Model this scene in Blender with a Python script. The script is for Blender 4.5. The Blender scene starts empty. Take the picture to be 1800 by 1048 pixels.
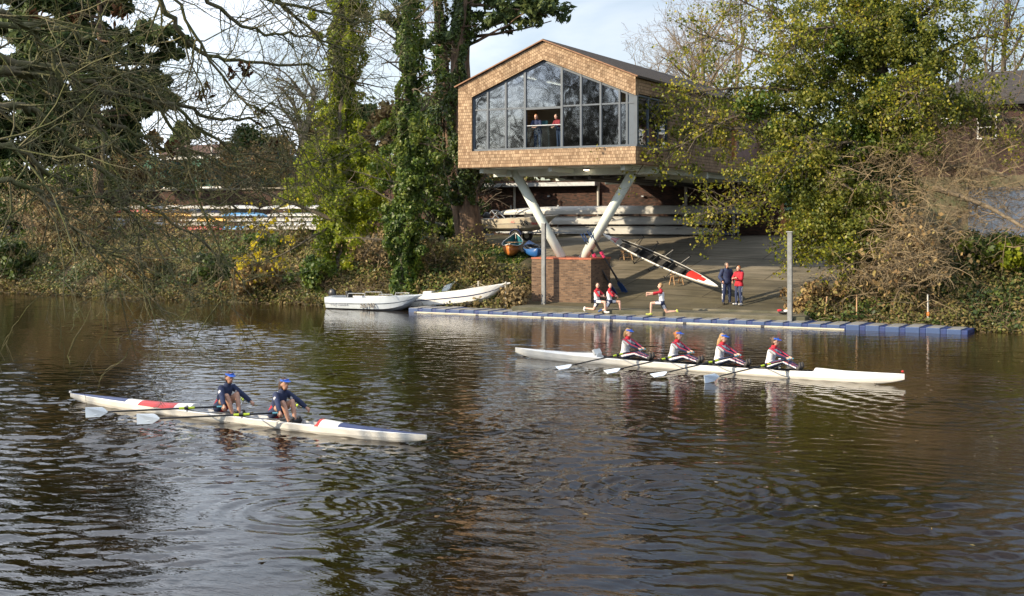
import bpy, bmesh, math, random
import numpy as np
from mathutils import Vector, Matrix, Euler, Quaternion, noise
C = bpy.context.scene.collection
SC = bpy.context.scene
R = math.radians
# ------------------------------------------------------------------ camera
# world: x runs along the river, y = metres inland from the far shore (0), z = 0 at the water
TH, FPX, CH, CV = R(28.5), 2200.0, 4.2, -51.5
cam = bpy.data.cameras.new('camera'); camo = bpy.data.objects.new('camera', cam); C.objects.link(camo)
camo.location = (0, CV, CH); camo.rotation_euler = (R(90), 0, TH)
cam.sensor_width = 36; cam.lens = 36*FPX/1800; cam.shift_y = -132/1800
cam.clip_start = .1; cam.clip_end = 3000
SC.camera = camo
# ------------------------------------------------------------------ light
SUN_D = Vector((-.64, -.77, math.tan(R(23)))).normalized()
sun = bpy.data.lights.new('sun', 'SUN'); suno = bpy.data.objects.new('sun', sun); C.objects.link(suno)
sun.energy = 5.0; sun.angle = R(.5); sun.color = (1, .83, .60)
suno.location = (-60, -60, 60)
suno.rotation_euler = SUN_D.to_track_quat('Z', 'Y').to_euler()
W = bpy.data.worlds.new('World'); SC.world = W; W.use_nodes = True
nt = W.node_tree; nt.nodes.clear()
def N(t, typ, **k):
    n = t.nodes.new(typ)
    for a, b in k.items():
        if a in ('op', 'operation'): n.operation = b
        elif hasattr(n, a): setattr(n, a, b)
    return n
sky = N(nt, 'ShaderNodeTexSky', sky_type='NISHITA', sun_disc=False)
sky.sun_elevation = math.asin(SUN_D.z); sky.sun_rotation = math.atan2(SUN_D.x, SUN_D.y)
sky.air_density = 1.0; sky.dust_density = .6; sky.ozone_density = 1.2
tc = N(nt, 'ShaderNodeTexCoord'); mp = N(nt, 'ShaderNodeMapping'); mp.inputs['Scale'].default_value = (1.0, 1.0, 3.4)
mp.inputs['Location'].default_value = (.35, .2, .1)
nz = N(nt, 'ShaderNodeTexNoise'); nz.inputs['Scale'].default_value = 2.6; nz.inputs['Detail'].default_value = 8; nz.inputs['Roughness'].default_value = .56; nz.inputs['Distortion'].default_value = .5
rp = N(nt, 'ShaderNodeValToRGB'); rp.color_ramp.elements[0].position = .40; rp.color_ramp.elements[1].position = .74
mx = N(nt, 'ShaderNodeMixRGB'); mx.inputs[2].default_value = (6.1, 6.5, 7.2, 1)
bg = N(nt, 'ShaderNodeBackground'); bg.inputs['Strength'].default_value = .092
wo = N(nt, 'ShaderNodeOutputWorld'); L = nt.links
L.new(tc.outputs['Generated'], mp.inputs['Vector']); L.new(mp.outputs[0], nz.inputs['Vector']); L.new(nz.outputs['Fac'], rp.inputs[0])
sx = N(nt, 'ShaderNodeSeparateXYZ'); el = N(nt, 'ShaderNodeMapRange'); el.inputs['From Min'].default_value = .08; el.inputs['From Max'].default_value = .62; el.inputs['To Min'].default_value = 1; el.inputs['To Max'].default_value = .72
ml = N(nt, 'ShaderNodeMath', operation='MULTIPLY'); L.new(tc.outputs['Generated'], sx.inputs[0]); L.new(sx.outputs['Z'], el.inputs['Value']); dp = N(nt, 'ShaderNodeVectorMath', operation='DOT_PRODUCT'); dp.inputs[1].default_value = (SUN_D.x, SUN_D.y, .25); L.new(tc.outputs['Generated'], dp.inputs[0])
gm = N(nt, 'ShaderNodeMapRange', interpolation_type='SMOOTHSTEP'); gm.inputs['From Min'].default_value = -.55; gm.inputs['From Max'].default_value = .15; gm.inputs['To Min'].default_value = 1; gm.inputs['To Max'].default_value = 2.1; L.new(dp.outputs['Value'], gm.inputs['Value'])
cl = N(nt, 'ShaderNodeVectorMath', operation='SCALE'); cl.inputs[0].default_value = (5.7, 6.1, 6.8); L.new(gm.outputs[0], cl.inputs['Scale']); L.new(cl.outputs[0], mx.inputs[2])   # clouds brighten towards the sun
L.new(rp.outputs[0], ml.inputs[0]); L.new(el.outputs[0], ml.inputs[1]); gf_ = N(nt, 'ShaderNodeMapRange'); gf_.inputs['From Min'].default_value = 1.15; gf_.inputs['From Max'].default_value = 2.1; gf_.inputs['To Max'].default_value = .5; L.new(gm.outputs[0], gf_.inputs['Value'])
ad_ = N(nt, 'ShaderNodeMath', operation='ADD'); ad_.use_clamp = True; L.new(ml.outputs[0], ad_.inputs[0]); L.new(gf_.outputs[0], ad_.inputs[1]); L.new(ad_.outputs[0], mx.inputs[0]); L.new(sky.outputs[0], mx.inputs[1]); L.new(mx.outputs[0], bg.inputs[0]); L.new(bg.outputs[0], wo.inputs[0])
vs = SC.view_settings; vs.view_transform = 'Standard'; vs.look = 'None'; vs.exposure = 0.70; vs.gamma = 1; vs.use_curve_mapping = False
SC.render.engine = 'CYCLES'
SC.cycles.max_bounces = 8; SC.cycles.transparent_max_bounces = 12; SC.cycles.use_denoising = True
SC.cycles.caustics_reflective = False; SC.cycles.caustics_refractive = False

# ------------------------------------------------------------------ helpers
cs, sn = math.cos(TH), math.sin(TH)
def at_D(x, y, D):
    X = (x-900)/FPX*D
    return Vector((X*cs-D*sn, X*sn+D*cs+CV, CH-(y-392)/FPX*D))
def D_v(x, v): return (v-CV)/((x-900)/FPX*sn+cs)
def at_v(x, y, v): return at_D(x, y, D_v(x, v))
def at_u(x, y, u):
    return at_D(x, y, u/((x-900)/FPX*cs-sn))
def at_z(x, y, z): return at_D(x, y, (CH-z)*FPX/(y-392))
def lerp(a, b, t): return a+(b-a)*t
def sstep(a, b, x):
    t = min(1, max(0, (x-a)/(b-a))); return t*t*(3-2*t)

def tag(o, label=None, cat=None, group=None, kind=None):
    if label: o['label'] = label
    if cat: o['category'] = cat
    if group: o['group'] = group
    if kind: o['kind'] = kind
    return o
def thing(name, label, cat, loc=(0, 0, 0), rz=0, group=None):
    o = bpy.data.objects.new(name, None); C.objects.link(o); o.empty_display_size = .2
    o.location = loc; o.rotation_euler = (0, 0, rz)
    return tag(o, label, cat, group)
KIDS = {}
def link(o, parent=None):
    C.objects.link(o)
    if parent is not None:
        o.parent = parent; KIDS.setdefault(parent.name, []).append(o)
    return o
def dup(root, loc=None, rz=None, label=None, rot=None):
    def cp(o, par):
        c = o.copy(); C.objects.link(c)
        if par is not None: c.parent = par; KIDS.setdefault(par.name, []).append(c)
        for ch in list(KIDS.get(o.name, [])): cp(ch, c)
        return c
    c = cp(root, None)
    if loc is not None: c.location = loc
    if rot is not None: c.rotation_euler = rot
    if rz is not None: c.rotation_euler = (0, 0, rz)
    if label: c['label'] = label
    return c

class MB:
    def __init__(s): s.v = []; s.f = []; s.m = []; s.r = []
    def add(s, vs, fs, m=0, r=0.0):
        b = len(s.v); s.v.extend([tuple(p) for p in vs])
        for i, f in enumerate(fs):
            s.f.append([b+k for k in f]); s.m.append(m[i] if isinstance(m, (list, tuple)) else m); s.r.append(r)
        return s
    def box(s, c, d, m=0, rz=0, M=None):
        x, y, z = d[0]/2, d[1]/2, d[2]/2
        vs = [Vector((a, b, e)) for e in (-z, z) for a, b in ((-x, -y), (x, -y), (x, y), (-x, y))]
        if rz: q = Matrix.Rotation(rz, 3, 'Z'); vs = [q @ p for p in vs]
        if M is not None: vs = [M @ p for p in vs]
        c = Vector(c)
        return s.add([p+c for p in vs], [(3, 2, 1, 0), (4, 5, 6, 7), (0, 1, 5, 4), (1, 2, 6, 5), (2, 3, 7, 6), (3, 0, 4, 7)], m)
    def bar(s, a, b, w, h, m=0, up=(0, 0, 1)):
        a = Vector(a); b = Vector(b); d = (b-a); L_ = d.length; d.normalize()
        t = Vector(up).cross(d)
        if t.length < 1e-4: t = Vector((1, 0, 0)).cross(d)
        t.normalize(); n = d.cross(t)
        M = Matrix((d, t, n)).transposed()
        return s.box((a+b)/2, (L_, w, h), m, M=M)
    def prism(s, poly, y0, y1, m=0, r=0.0):     # poly in (x,z), extruded along y
        n = len(poly)
        vs = [(p[0], y0, p[1]) for p in poly]+[(p[0], y1, p[1]) for p in poly]
        fs = [list(range(n)), list(range(2*n-1, n-1, -1))]+[(i, n+i, n+(i+1) % n, (i+1) % n) for i in range(n)]
        return s.add(vs, fs, m, r)
    def loft(s, rings, m=0, cap=True, closed=True, mf=None):
        n = len(rings[0]); vs = [p for r in rings for p in r]; fs = []; ms = []
        for i in range(len(rings)-1):
            for k in range(n if closed else n-1):
                fs.append((i*n+k, i*n+(k+1) % n, (i+1)*n+(k+1) % n, (i+1)*n+k)); ms.append(mf(i, k) if mf else m)
        if cap:
            fs.append(list(range(n))[::-1]); fs.append([(len(rings)-1)*n+k for k in range(n)]); ms += [m, m]
        return s.add(vs, fs, ms)
    def tube(s, pts, rads, n=8, m=0, cap=True):
        pts = [Vector(p) for p in pts]
        if not isinstance(rads, (list, tuple)): rads = [rads]*len(pts)
        rings = []; q = None
        for i, p in enumerate(pts):
            d = (pts[min(i+1, len(pts)-1)]-pts[max(i-1, 0)])
            if d.length < 1e-9: d = Vector((0, 0, 1))
            d.normalize()
            if q is None:
                q = d.orthogonal().normalized()
            else:
                q = q-d*q.dot(d)
                q = q.normalized() if q.length > 1e-6 else d.orthogonal().normalized()
            b = d.cross(q)
            rings.append([p+(q*math.cos(2*math.pi*k/n)+b*math.sin(2*math.pi*k/n))*rads[i] for k in range(n)])
        return s.loft(rings, m, cap)
    def ell(s, c, r, n=10, m=0, M=None, zmin=-1.0):
        c = Vector(c); rings = []
        k0 = n//2+1
        for i in range(k0+1):
            ph = -math.pi/2+math.pi*i/k0
            if math.sin(ph) < zmin-1e-6: continue
            e = max(.02, math.cos(ph)); ring = []
            for k in range(n):
                a = 2*math.pi*k/n
                p = Vector((r[0]*e*math.cos(a), r[1]*e*math.sin(a), r[2]*math.sin(ph)))
                ring.append(c+(M @ p if M is not None else p))
            rings.append(ring)
        return s.loft(rings, m)
    def build(s, name, mats, parent=None, smooth=False, bevel=0, uv=False, local=True, kind=None):
        me = bpy.data.meshes.new(name)
        vs = s.v
        if parent is not None and not local:
            l = parent.location; vs = [(p[0]-l[0], p[1]-l[1], p[2]-l[2]) for p in vs]
        me.from_pydata(vs, [], s.f)
        if not isinstance(mats, (list, tuple)): mats = [mats]
        for m in mats: me.materials.append(m)
        me.polygons.foreach_set('material_index', s.m)
        bm = bmesh.new(); bm.from_mesh(me); bmesh.ops.recalc_face_normals(bm, faces=bm.faces)
        if uv:
            ul = bm.loops.layers.uv.new('UVMap')
            bm.faces.ensure_lookup_table()
            for i, f in enumerate(bm.faces):
                n = f.normal; t = Vector((0, 0, 1)).cross(n)
                if t.length < .05: t = Vector((1, 0, 0))
                t.normalize(); b = n.cross(t); a = s.r[i] if i < len(s.r) else 0; ca, sa = math.cos(a), math.sin(a)
                for lp in f.loops:
                    x, y = lp.vert.co.dot(t), lp.vert.co.dot(b)
                    lp[ul].uv = (x*ca+y*sa, -x*sa+y*ca)
        bm.to_mesh(me); bm.free()
        if smooth: me.polygons.foreach_set('use_smooth', [True]*len(me.polygons))
        me.update()
        o = bpy.data.objects.new(name, me); link(o, parent)
        if bevel:
            b = o.modifiers.new('bevel', 'BEVEL'); b.width = bevel; b.segments = 2; b.limit_method = 'ANGLE'
        if kind: o['kind'] = kind
        return o

def np_mesh(name, verts, faces, mats, parent=None, smooth=False, kind=None, k=4):
    """verts (N,3), faces (M,k) numpy"""
    me = bpy.data.meshes.new(name); nv, nf = len(verts), len(faces)
    me.vertices.add(nv); me.vertices.foreach_set('co', np.ascontiguousarray(verts, np.float32).ravel())
    me.loops.add(nf*k); me.loops.foreach_set('vertex_index', np.ascontiguousarray(faces, np.int32).ravel())
    me.polygons.add(nf); me.polygons.foreach_set('loop_start', np.arange(0, nf*k, k, dtype=np.int32))
    if smooth: me.polygons.foreach_set('use_smooth', np.ones(nf, bool))
    if not isinstance(mats, (list, tuple)): mats = [mats]
    for m in mats: me.materials.append(m)
    me.update(calc_edges=True); me.validate()
    o = bpy.data.objects.new(name, me); link(o, parent)
    if kind: o['kind'] = kind
    return o

# ------------------------------------------------------------------ materials
def mat(name, col, rough=.6, var=.15, vs=4.0, bump=0.0, bs=30.0, metal=0.0, spec=.5, col2=None, detail=4, coat=0, thr=(.35, .65), stretch=(1, 1, 1)):
    m = bpy.data.materials.new(name); m.use_nodes = True; t = m.node_tree; p = t.nodes['Principled BSDF']
    p.inputs['Roughness'].default_value = rough; p.inputs['Metallic'].default_value = metal
    p.inputs['Specular IOR Level'].default_value = spec; p.inputs['Coat Weight'].default_value = coat
    tc = N(t, 'ShaderNodeTexCoord'); mp = N(t, 'ShaderNodeMapping'); mp.inputs['Scale'].default_value = stretch
    t.links.new(tc.outputs['Object'], mp.inputs[0])
    nz = N(t, 'ShaderNodeTexNoise'); nz.inputs['Scale'].default_value = vs; nz.inputs['Detail'].default_value = detail
    r = N(t, 'ShaderNodeValToRGB'); e = r.color_ramp.elements
    e[0].position, e[1].position = thr
    a = col2 if col2 else tuple(min(1, c*(1-var)) for c in col); b = tuple(min(1, c*(1+var)) for c in col) if not col2 else col
    e[0].color = (*a, 1); e[1].color = (*b, 1)
    t.links.new(mp.outputs[0], nz.inputs['Vector']); t.links.new(nz.outputs['Fac'], r.inputs[0]); t.links.new(r.outputs[0], p.inputs['Base Color'])
    if bump:
        n2 = N(t, 'ShaderNodeTexNoise'); n2.inputs['Scale'].default_value = bs; n2.inputs['Detail'].default_value = 5
        bp = N(t, 'ShaderNodeBump'); bp.inputs['Strength'].default_value = bump; bp.inputs['Distance'].default_value = .03
        t.links.new(mp.outputs[0], n2.inputs['Vector']); t.links.new(n2.outputs['Fac'], bp.inputs['Height']); t.links.new(bp.outputs[0], p.inputs['Normal'])
    return m
def brickmat(name, c1, c2, mortar, w, h, msize=.012, rough=.85, bump=.6, dirt=.3, off=.5):
    m = bpy.data.materials.new(name); m.use_nodes = True; t = m.node_tree; p = t.nodes['Principled BSDF']
    p.inputs['Roughness'].default_value = rough; p.inputs['Specular IOR Level'].default_value = .25
    uv = N(t, 'ShaderNodeUVMap'); uv.uv_map = 'UVMap'
    b = N(t, 'ShaderNodeTexBrick'); b.inputs['Scale'].default_value = 1; b.inputs['Brick Width'].default_value = w; b.inputs['Row Height'].default_value = h
    b.inputs['Mortar Size'].default_value = msize; b.inputs['Mortar Smooth'].default_value = .2; b.inputs['Bias'].default_value = 0; b.offset = off
    b.inputs['Color1'].default_value = (*c1, 1); b.inputs['Color2'].default_value = (*c2, 1); b.inputs['Mortar'].default_value = (*mortar, 1)
    nz = N(t, 'ShaderNodeTexNoise'); nz.inputs['Scale'].default_value = 1.3; nz.inputs['Detail'].default_value = 6; nz.inputs['Roughness'].default_value = .65
    r = N(t, 'ShaderNodeValToRGB'); r.color_ramp.elements[0].position = .3; r.color_ramp.elements[1].position = .7
    r.color_ramp.elements[0].color = (1-dirt,)*3+(1,); r.color_ramp.elements[1].color = (1, 1, 1, 1)
    mu = N(t, 'ShaderNodeMixRGB'); mu.blend_type = 'MULTIPLY'; mu.inputs[0].default_value = 1
    nz3 = N(t, 'ShaderNodeTexNoise'); nz3.inputs['Scale'].default_value = 5; nz3.inputs['Detail'].default_value = 2
    mp3 = N(t, 'ShaderNodeMapping'); mp3.inputs['Scale'].default_value = (1.0, 1.2, 1)
    bp = N(t, 'ShaderNodeBump'); bp.inputs['Strength'].default_value = bump; bp.inputs['Distance'].default_value = .02; bp.invert = True
    k = t.links.new
    k(uv.outputs[0], b.inputs['Vector']); k(uv.outputs[0], nz.inputs['Vector']); k(nz.outputs['Fac'], r.inputs[0]); k(b.outputs['Color'], mu.inputs[1]); k(r.outputs[0], mu.inputs[2])
    k(mu.outputs[0], p.inputs['Base Color']); k(b.outputs['Fac'], bp.inputs['Height']); k(bp.outputs[0], p.inputs['Normal'])
    return m
def leafmat(name, cols, trans=.35, rough=.45, spec=.4):
    m = bpy.data.materials.new(name); m.use_nodes = True; t = m.node_tree; p = t.nodes['Principled BSDF']
    p.inputs['Roughness'].default_value = rough; p.inputs['Specular IOR Level'].default_value = spec
    g = N(t, 'ShaderNodeNewGeometry'); r = N(t, 'ShaderNodeValToRGB'); e = r.color_ramp.elements
    for i, c in enumerate(cols):
        x = i/(len(cols)-1)
        if i == 0: el = e[0]; el.position = 0
        elif i == len(cols)-1: el = e[-1]; el.position = 1
        else: el = e.new(x)
        el.color = (*c, 1)
    tc = N(t, 'ShaderNodeTexCoord'); nz = N(t, 'ShaderNodeTexNoise'); nz.inputs['Scale'].default_value = .7; nz.inputs['Detail'].default_value = 3
    ad = N(t, 'ShaderNodeMath', operation='MULTIPLY_ADD'); ad.inputs[1].default_value = 1.5; 
    sb = N(t, 'ShaderNodeMath', operation='SUBTRACT'); sb.inputs[1].default_value = .75
    rs = N(t, 'ShaderNodeMath', operation='MULTIPLY_ADD'); rs.inputs[1].default_value = .8; 
    k = t.links.new
    k(tc.outputs['Object'], nz.inputs['Vector']); k(nz.outputs['Fac'], ad.inputs[0]); ad.inputs[2].default_value = -.65
    k(g.outputs['Random Per Island'], rs.inputs[0]); k(ad.outputs[0], rs.inputs[2]); k(rs.outputs[0], r.inputs[0])
    tr = N(t, 'ShaderNodeBsdfTranslucent'); ms = N(t, 'ShaderNodeMixShader'); ms.inputs[0].default_value = trans
    k(r.outputs[0], p.inputs['Base Color']); k(r.outputs[0], tr.inputs['Color'])
    k(p.outputs[0], ms.inputs[1]); k(tr.outputs[0], ms.inputs[2]); k(ms.outputs[0], t.nodes['Material Output'].inputs[0])
    return m
def emat(name, col, strength):
    m = bpy.data.materials.new(name); m.use_nodes = True; p = m.node_tree.nodes['Principled BSDF']
    p.inputs['Base Color'].default_value = (*col, 1); p.inputs['Emission Color'].default_value = (*col, 1); p.inputs['Emission Strength'].default_value = strength
    return m
def glassmat(name, tint, refl, wav=.0, rough=.02):
    m = bpy.data.materials.new(name); m.use_nodes = True; t = m.node_tree; t.nodes.remove(t.nodes['Principled BSDF'])
    tr = N(t, 'ShaderNodeBsdfTransparent'); tr.inputs[0].default_value = (*tint, 1)
    gl = N(t, 'ShaderNodeBsdfGlossy'); gl.inputs['Roughness'].default_value = rough; gl.inputs[0].default_value = (.66, .71, .76, 1)
    ms = N(t, 'ShaderNodeMixShader'); ms.inputs[0].default_value = refl; k = t.links.new
    if wav:
        tc = N(t, 'ShaderNodeTexCoord'); nz = N(t, 'ShaderNodeTexNoise'); nz.inputs['Scale'].default_value = 1.6; nz.inputs['Detail'].default_value = 1
        bp = N(t, 'ShaderNodeBump'); bp.inputs['Strength'].default_value = wav; bp.inputs['Distance'].default_value = .02
        k(tc.outputs['Object'], nz.inputs['Vector']); k(nz.outputs['Fac'], bp.inputs['Height']); k(bp.outputs[0], gl.inputs['Normal'])
    k(tr.outputs[0], ms.inputs[1]); k(gl.outputs[0], ms.inputs[2]); k(ms.outputs[0], t.nodes['Material Output'].inputs[0])
    return m
M = {}
M['white'] = mat('white_gelcoat', (.72, .72, .69), .3, .06, 3, coat=.3)
M['offwhite'] = mat('weathered_white', (.43, .42, .38), .45, .12, 3)
M['steelpaint'] = mat('pale_green_steel_paint', (.62, .69, .65), .4, .05, 2)
M['galv'] = mat('galvanised_steel', (.30, .32, .34), .5, .12, 6, metal=.6)
M['black'] = mat('black_plastic', (.015, .015, .017), .4, .2)
M['darkmetal'] = mat('dark_metal', (.04, .042, .045), .4, .2, metal=.5)
M['framegrey'] = mat('slate_blue_frame', (.055, .075, .10), .4, .08)
M['navy'] = mat('navy_fabric', (.022, .034, .085), .85, .2, 10, bump=.3, bs=40)
M['redfab'] = mat('red_fabric', (.42, .015, .03), .8, .15, 10, bump=.3, bs=40)
M['whitefab'] = mat('white_fabric', (.68, .69, .72), .8, .06, 8, bump=.3, bs=30)
M['blue'] = mat('royal_blue', (.015, .06, .42), .5, .1)
M['skin'] = mat('skin', (.52, .29, .20), .5, .08, 12)
M['skinp'] = mat('pale_skin', (.60, .36, .27), .5, .08, 12)
M['bark'] = mat('grey_brown_bark', (.13, .105, .075), .95, .3, 9, bump=.9, bs=22, col2=(.06, .05, .035), stretch=(1, 1, .3))
M['mossbark'] = mat('mossy_bark', (.135, .115, .07), .95, .3, 3, bump=.6, bs=30, col2=(.085, .095, .025))
M['redbark'] = mat('pine_bark', (.17, .11, .07), .95, .3, 5, bump=.9, bs=14, col2=(.075, .05, .033), stretch=(1, 1, .35))
M['palebark'] = mat('pale_bark', (.24, .19, .13), .95, .3, 6, bump=.6, bs=20, col2=(.12, .095, .06))
M['pile'] = mat('dull_steel_pile', (.17, .18, .185), .55, .2, 4)
M['tan'] = mat('tan_dead_stems', (.27, .21, .115), .9, .3, 3, col2=(.17, .125, .075))
M['twig'] = mat('dry_twigs', (.27, .20, .12), .9, .3, 3, col2=(.15, .11, .065))
M['concrete'] = mat('ramp_concrete', (.22, .195, .155), .9, .2, .55, bump=.35, bs=6, col2=(.13, .118, .088), detail=8, thr=(.3, .7))
M['ledge'] = mat('wet_concrete', (.13, .115, .08), .85, .2, 1.2, bump=.5, bs=8, col2=(.06, .06, .035), detail=8)
M['soil'] = mat('bank_soil', (.10, .075, .045), .95, .3, 1.2, bump=1, bs=6, col2=(.05, .055, .02), detail=8)
M['grass'] = mat('mown_grass', (.07, .10, .02), .95, .2, 2, bump=1, bs=30, col2=(.05, .06, .02), detail=8)
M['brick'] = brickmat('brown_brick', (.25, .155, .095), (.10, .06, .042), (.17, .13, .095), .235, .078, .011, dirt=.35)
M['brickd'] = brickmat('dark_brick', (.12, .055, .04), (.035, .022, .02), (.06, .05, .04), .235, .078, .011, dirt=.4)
M['shingle'] = brickmat('cedar_shingle', (.53, .385, .25), (.27, .175, .105), (.20, .13, .08), .115, .145, .007, dirt=.42, bump=.9)
M['shinglew'] = brickmat('weathered_shingle', (.48, .33, .205), (.30, .20, .12), (.12, .08, .05), .115, .145, .010, dirt=.35, bump=.9)
M['roofsh'] = brickmat('roof_shingle', (.11, .085, .065), (.06, .048, .038), (.03, .025, .02), .22, .14, .010, dirt=.35, bump=.9)
M['cedar'] = mat('orange_cedar', (.42, .18, .07), .7, .2, 4, stretch=(1, 1, .2))
M['timber'] = mat('raw_timber', (.40, .25, .13), .75, .2, 5)

# slipway concrete: cast bays with dark joints, long uneven streaks, darker and more olive towards the water
def slipmat():
    m = M['concrete'].copy(); m.name = 'slipway_concrete'; t = m.node_tree; p = t.nodes['Principled BSDF']; k = t.links.new
    src = p.inputs['Base Color'].links[0].from_socket
    tc = N(t, 'ShaderNodeTexCoord'); mp = N(t, 'ShaderNodeMapping'); mp.inputs['Rotation'].default_value = (0, 0, R(9)); k(tc.outputs['Object'], mp.inputs[0])
    b = N(t, 'ShaderNodeTexBrick'); b.inputs['Scale'].default_value = 1; b.inputs['Brick Width'].default_value = 4.6; b.inputs['Row Height'].default_value = 3.1; b.inputs['Mortar Size'].default_value = .035
    b.inputs['Color1'].default_value = (1, 1, 1, 1); b.inputs['Color2'].default_value = (.82, .82, .80, 1); b.inputs['Mortar'].default_value = (.45, .42, .36, 1); b.offset = .35; k(mp.outputs[0], b.inputs['Vector'])
    mu = N(t, 'ShaderNodeMixRGB'); mu.blend_type = 'MULTIPLY'; mu.inputs[0].default_value = 1; k(src, mu.inputs[1]); k(b.outputs['Color'], mu.inputs[2])
    m2 = N(t, 'ShaderNodeMapping'); m2.inputs['Rotation'].default_value = (0, 0, R(-38)); m2.inputs['Scale'].default_value = (.35, 3.2, 1); k(tc.outputs['Object'], m2.inputs[0])
    nz = N(t, 'ShaderNodeTexNoise'); nz.inputs['Scale'].default_value = 1.0; nz.inputs['Detail'].default_value = 7; nz.inputs['Roughness'].default_value = .7; k(m2.outputs[0], nz.inputs['Vector'])
    r = N(t, 'ShaderNodeValToRGB'); r.color_ramp.elements[0].position = .38; r.color_ramp.elements[0].color = (.55, .54, .50, 1); r.color_ramp.elements[1].position = .62; r.color_ramp.elements[1].color = (1.1, 1.08, 1.02, 1); k(nz.outputs['Fac'], r.inputs[0])
    m3 = N(t, 'ShaderNodeMixRGB'); m3.blend_type = 'MULTIPLY'; m3.inputs[0].default_value = 1; k(mu.outputs[0], m3.inputs[1]); k(r.outputs[0], m3.inputs[2])
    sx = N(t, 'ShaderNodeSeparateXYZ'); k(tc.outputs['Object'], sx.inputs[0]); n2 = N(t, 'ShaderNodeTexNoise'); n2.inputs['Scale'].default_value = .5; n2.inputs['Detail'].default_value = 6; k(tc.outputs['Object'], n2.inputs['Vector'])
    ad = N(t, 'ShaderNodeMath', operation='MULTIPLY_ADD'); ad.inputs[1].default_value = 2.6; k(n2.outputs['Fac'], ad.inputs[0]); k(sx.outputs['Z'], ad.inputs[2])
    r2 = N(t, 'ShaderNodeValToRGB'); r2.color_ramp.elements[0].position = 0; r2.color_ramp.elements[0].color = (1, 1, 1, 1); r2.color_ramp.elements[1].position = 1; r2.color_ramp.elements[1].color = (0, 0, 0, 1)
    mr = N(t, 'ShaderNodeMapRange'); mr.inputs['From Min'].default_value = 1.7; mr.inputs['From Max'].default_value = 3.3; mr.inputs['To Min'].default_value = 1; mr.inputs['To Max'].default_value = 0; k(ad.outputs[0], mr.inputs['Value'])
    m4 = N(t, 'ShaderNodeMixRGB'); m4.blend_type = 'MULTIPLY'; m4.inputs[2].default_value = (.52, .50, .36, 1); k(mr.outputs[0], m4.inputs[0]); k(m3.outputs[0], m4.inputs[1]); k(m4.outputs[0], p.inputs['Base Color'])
    return m
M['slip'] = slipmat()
# ------------------------------------------------------------------ ground
PROF_BANK = ((-3, -1.2), (-.6, -.25), (0, .05), (1, .75), (3.6, 2.3), (8, 3.0), (14, 3.12), (19, 3.4), (20.6, 3.45), (21.5, 6.8), (60, 7.6), (400, 16))
PROF_SLIP = ((-3, -.5), (-1.2, -.15), (0, .2), (2.3, .56), (6, 1.5), (10.6, 2.75), (14, 3.2), (19, 3.42), (20.6, 3.45), (21.5, 6.8), (60, 7.6), (400, 16))
def prof(P, v):
    if v <= P[0][0]: return P[0][1]
    for (a, za), (b, zb) in zip(P, P[1:]):
        if v <= b: return za+(zb-za)*(v-a)/(b-a)
    return P[-1][1]
def slipw(u, v):
    l = -27.5 if v < 3.6 else lerp(-27.5, -33.0, sstep(4.2, 9.5, v)); r = -14.3 if v < 8 else lerp(-14.3, -12, sstep(8, 14, v))
    return l, r
def ground(u, v):
    b = prof(PROF_BANK, v); s_ = prof(PROF_SLIP, v); l, r = slipw(u, v)
    k = sstep(l-1.6, l-.2, u)*(1-sstep(r+.2, r+2.0, u))
    n = noise.noise(Vector((u*.35, v*.35, 0)))*.22+noise.noise(Vector((u*1.1, v*1.1, 3)))*.08
    if v > 14: n *= .3
    if 19.5 < v < 22: n = 0
    return lerp(b+n*(1-k), s_, k)
us = np.concatenate([np.linspace(-420, -92, 26), np.arange(-90, 6, .6), np.linspace(8, 300, 26)])
vv = np.concatenate([np.arange(-3, 20.5, .5), np.array([20.55, 21.6, 23, 26]), np.arange(30, 64, 5), np.linspace(70, 420, 14)])
gv = np.array([(u, v, ground(u, v)-(.14 if (lambda q: q[0]+.3 < u < q[1]-.3)(slipw(u, v)) and v < 20.4 else 0)) for v in vv for u in us])
nu = len(us)
def gridfaces(nu, nv):
    i = np.arange(nv-1)[:, None]*nu+np.arange(nu-1)[None]
    return np.stack([i, i+1, i+nu+1, i+nu], -1).reshape(-1, 4)
o = np_mesh('ground', gv, gridfaces(nu, len(vv)), M['soil'], smooth=True, kind='structure')
# concrete slipway sheet
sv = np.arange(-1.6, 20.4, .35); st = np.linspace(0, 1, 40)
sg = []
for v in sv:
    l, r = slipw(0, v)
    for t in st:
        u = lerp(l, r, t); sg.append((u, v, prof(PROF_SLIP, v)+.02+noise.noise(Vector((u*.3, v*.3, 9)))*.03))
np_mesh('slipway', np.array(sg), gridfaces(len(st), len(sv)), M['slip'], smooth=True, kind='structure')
# step at the foot of the slipway
b = MB(); b.box((-20.6, -.35, -.1), (13.6, 1.5, .95)); b.box((-16.5, .55, .15), (5.4, .3, .62))
b.build('slipway_step', M['ledge'], bevel=.04, kind='structure')
# near bank under the camera
nb = []; nus = np.concatenate([np.linspace(-420, -92, 20), np.arange(-90, 40, 3.0), np.linspace(45, 300, 16)]); nvs = [-47.0, -45.6, -44.6, -43.6, -49, -54, -62, -80, -140, -300]
nvs = sorted(nvs)
for v in nvs:
    for u in nus:
        z = -.8+sstep(-43.6, -47.5, v)*3.4 if False else lerp(-.8, 2.6, sstep(0, 1, (-43.6-v)/5))
        nb.append((u, v, z+noise.noise(Vector((u*.3, v*.3, 1)))*.1))
np_mesh('near_bank', np.array(nb), gridfaces(len(nus), len(nvs)), M['grass'], smooth=True, kind='structure')

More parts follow.
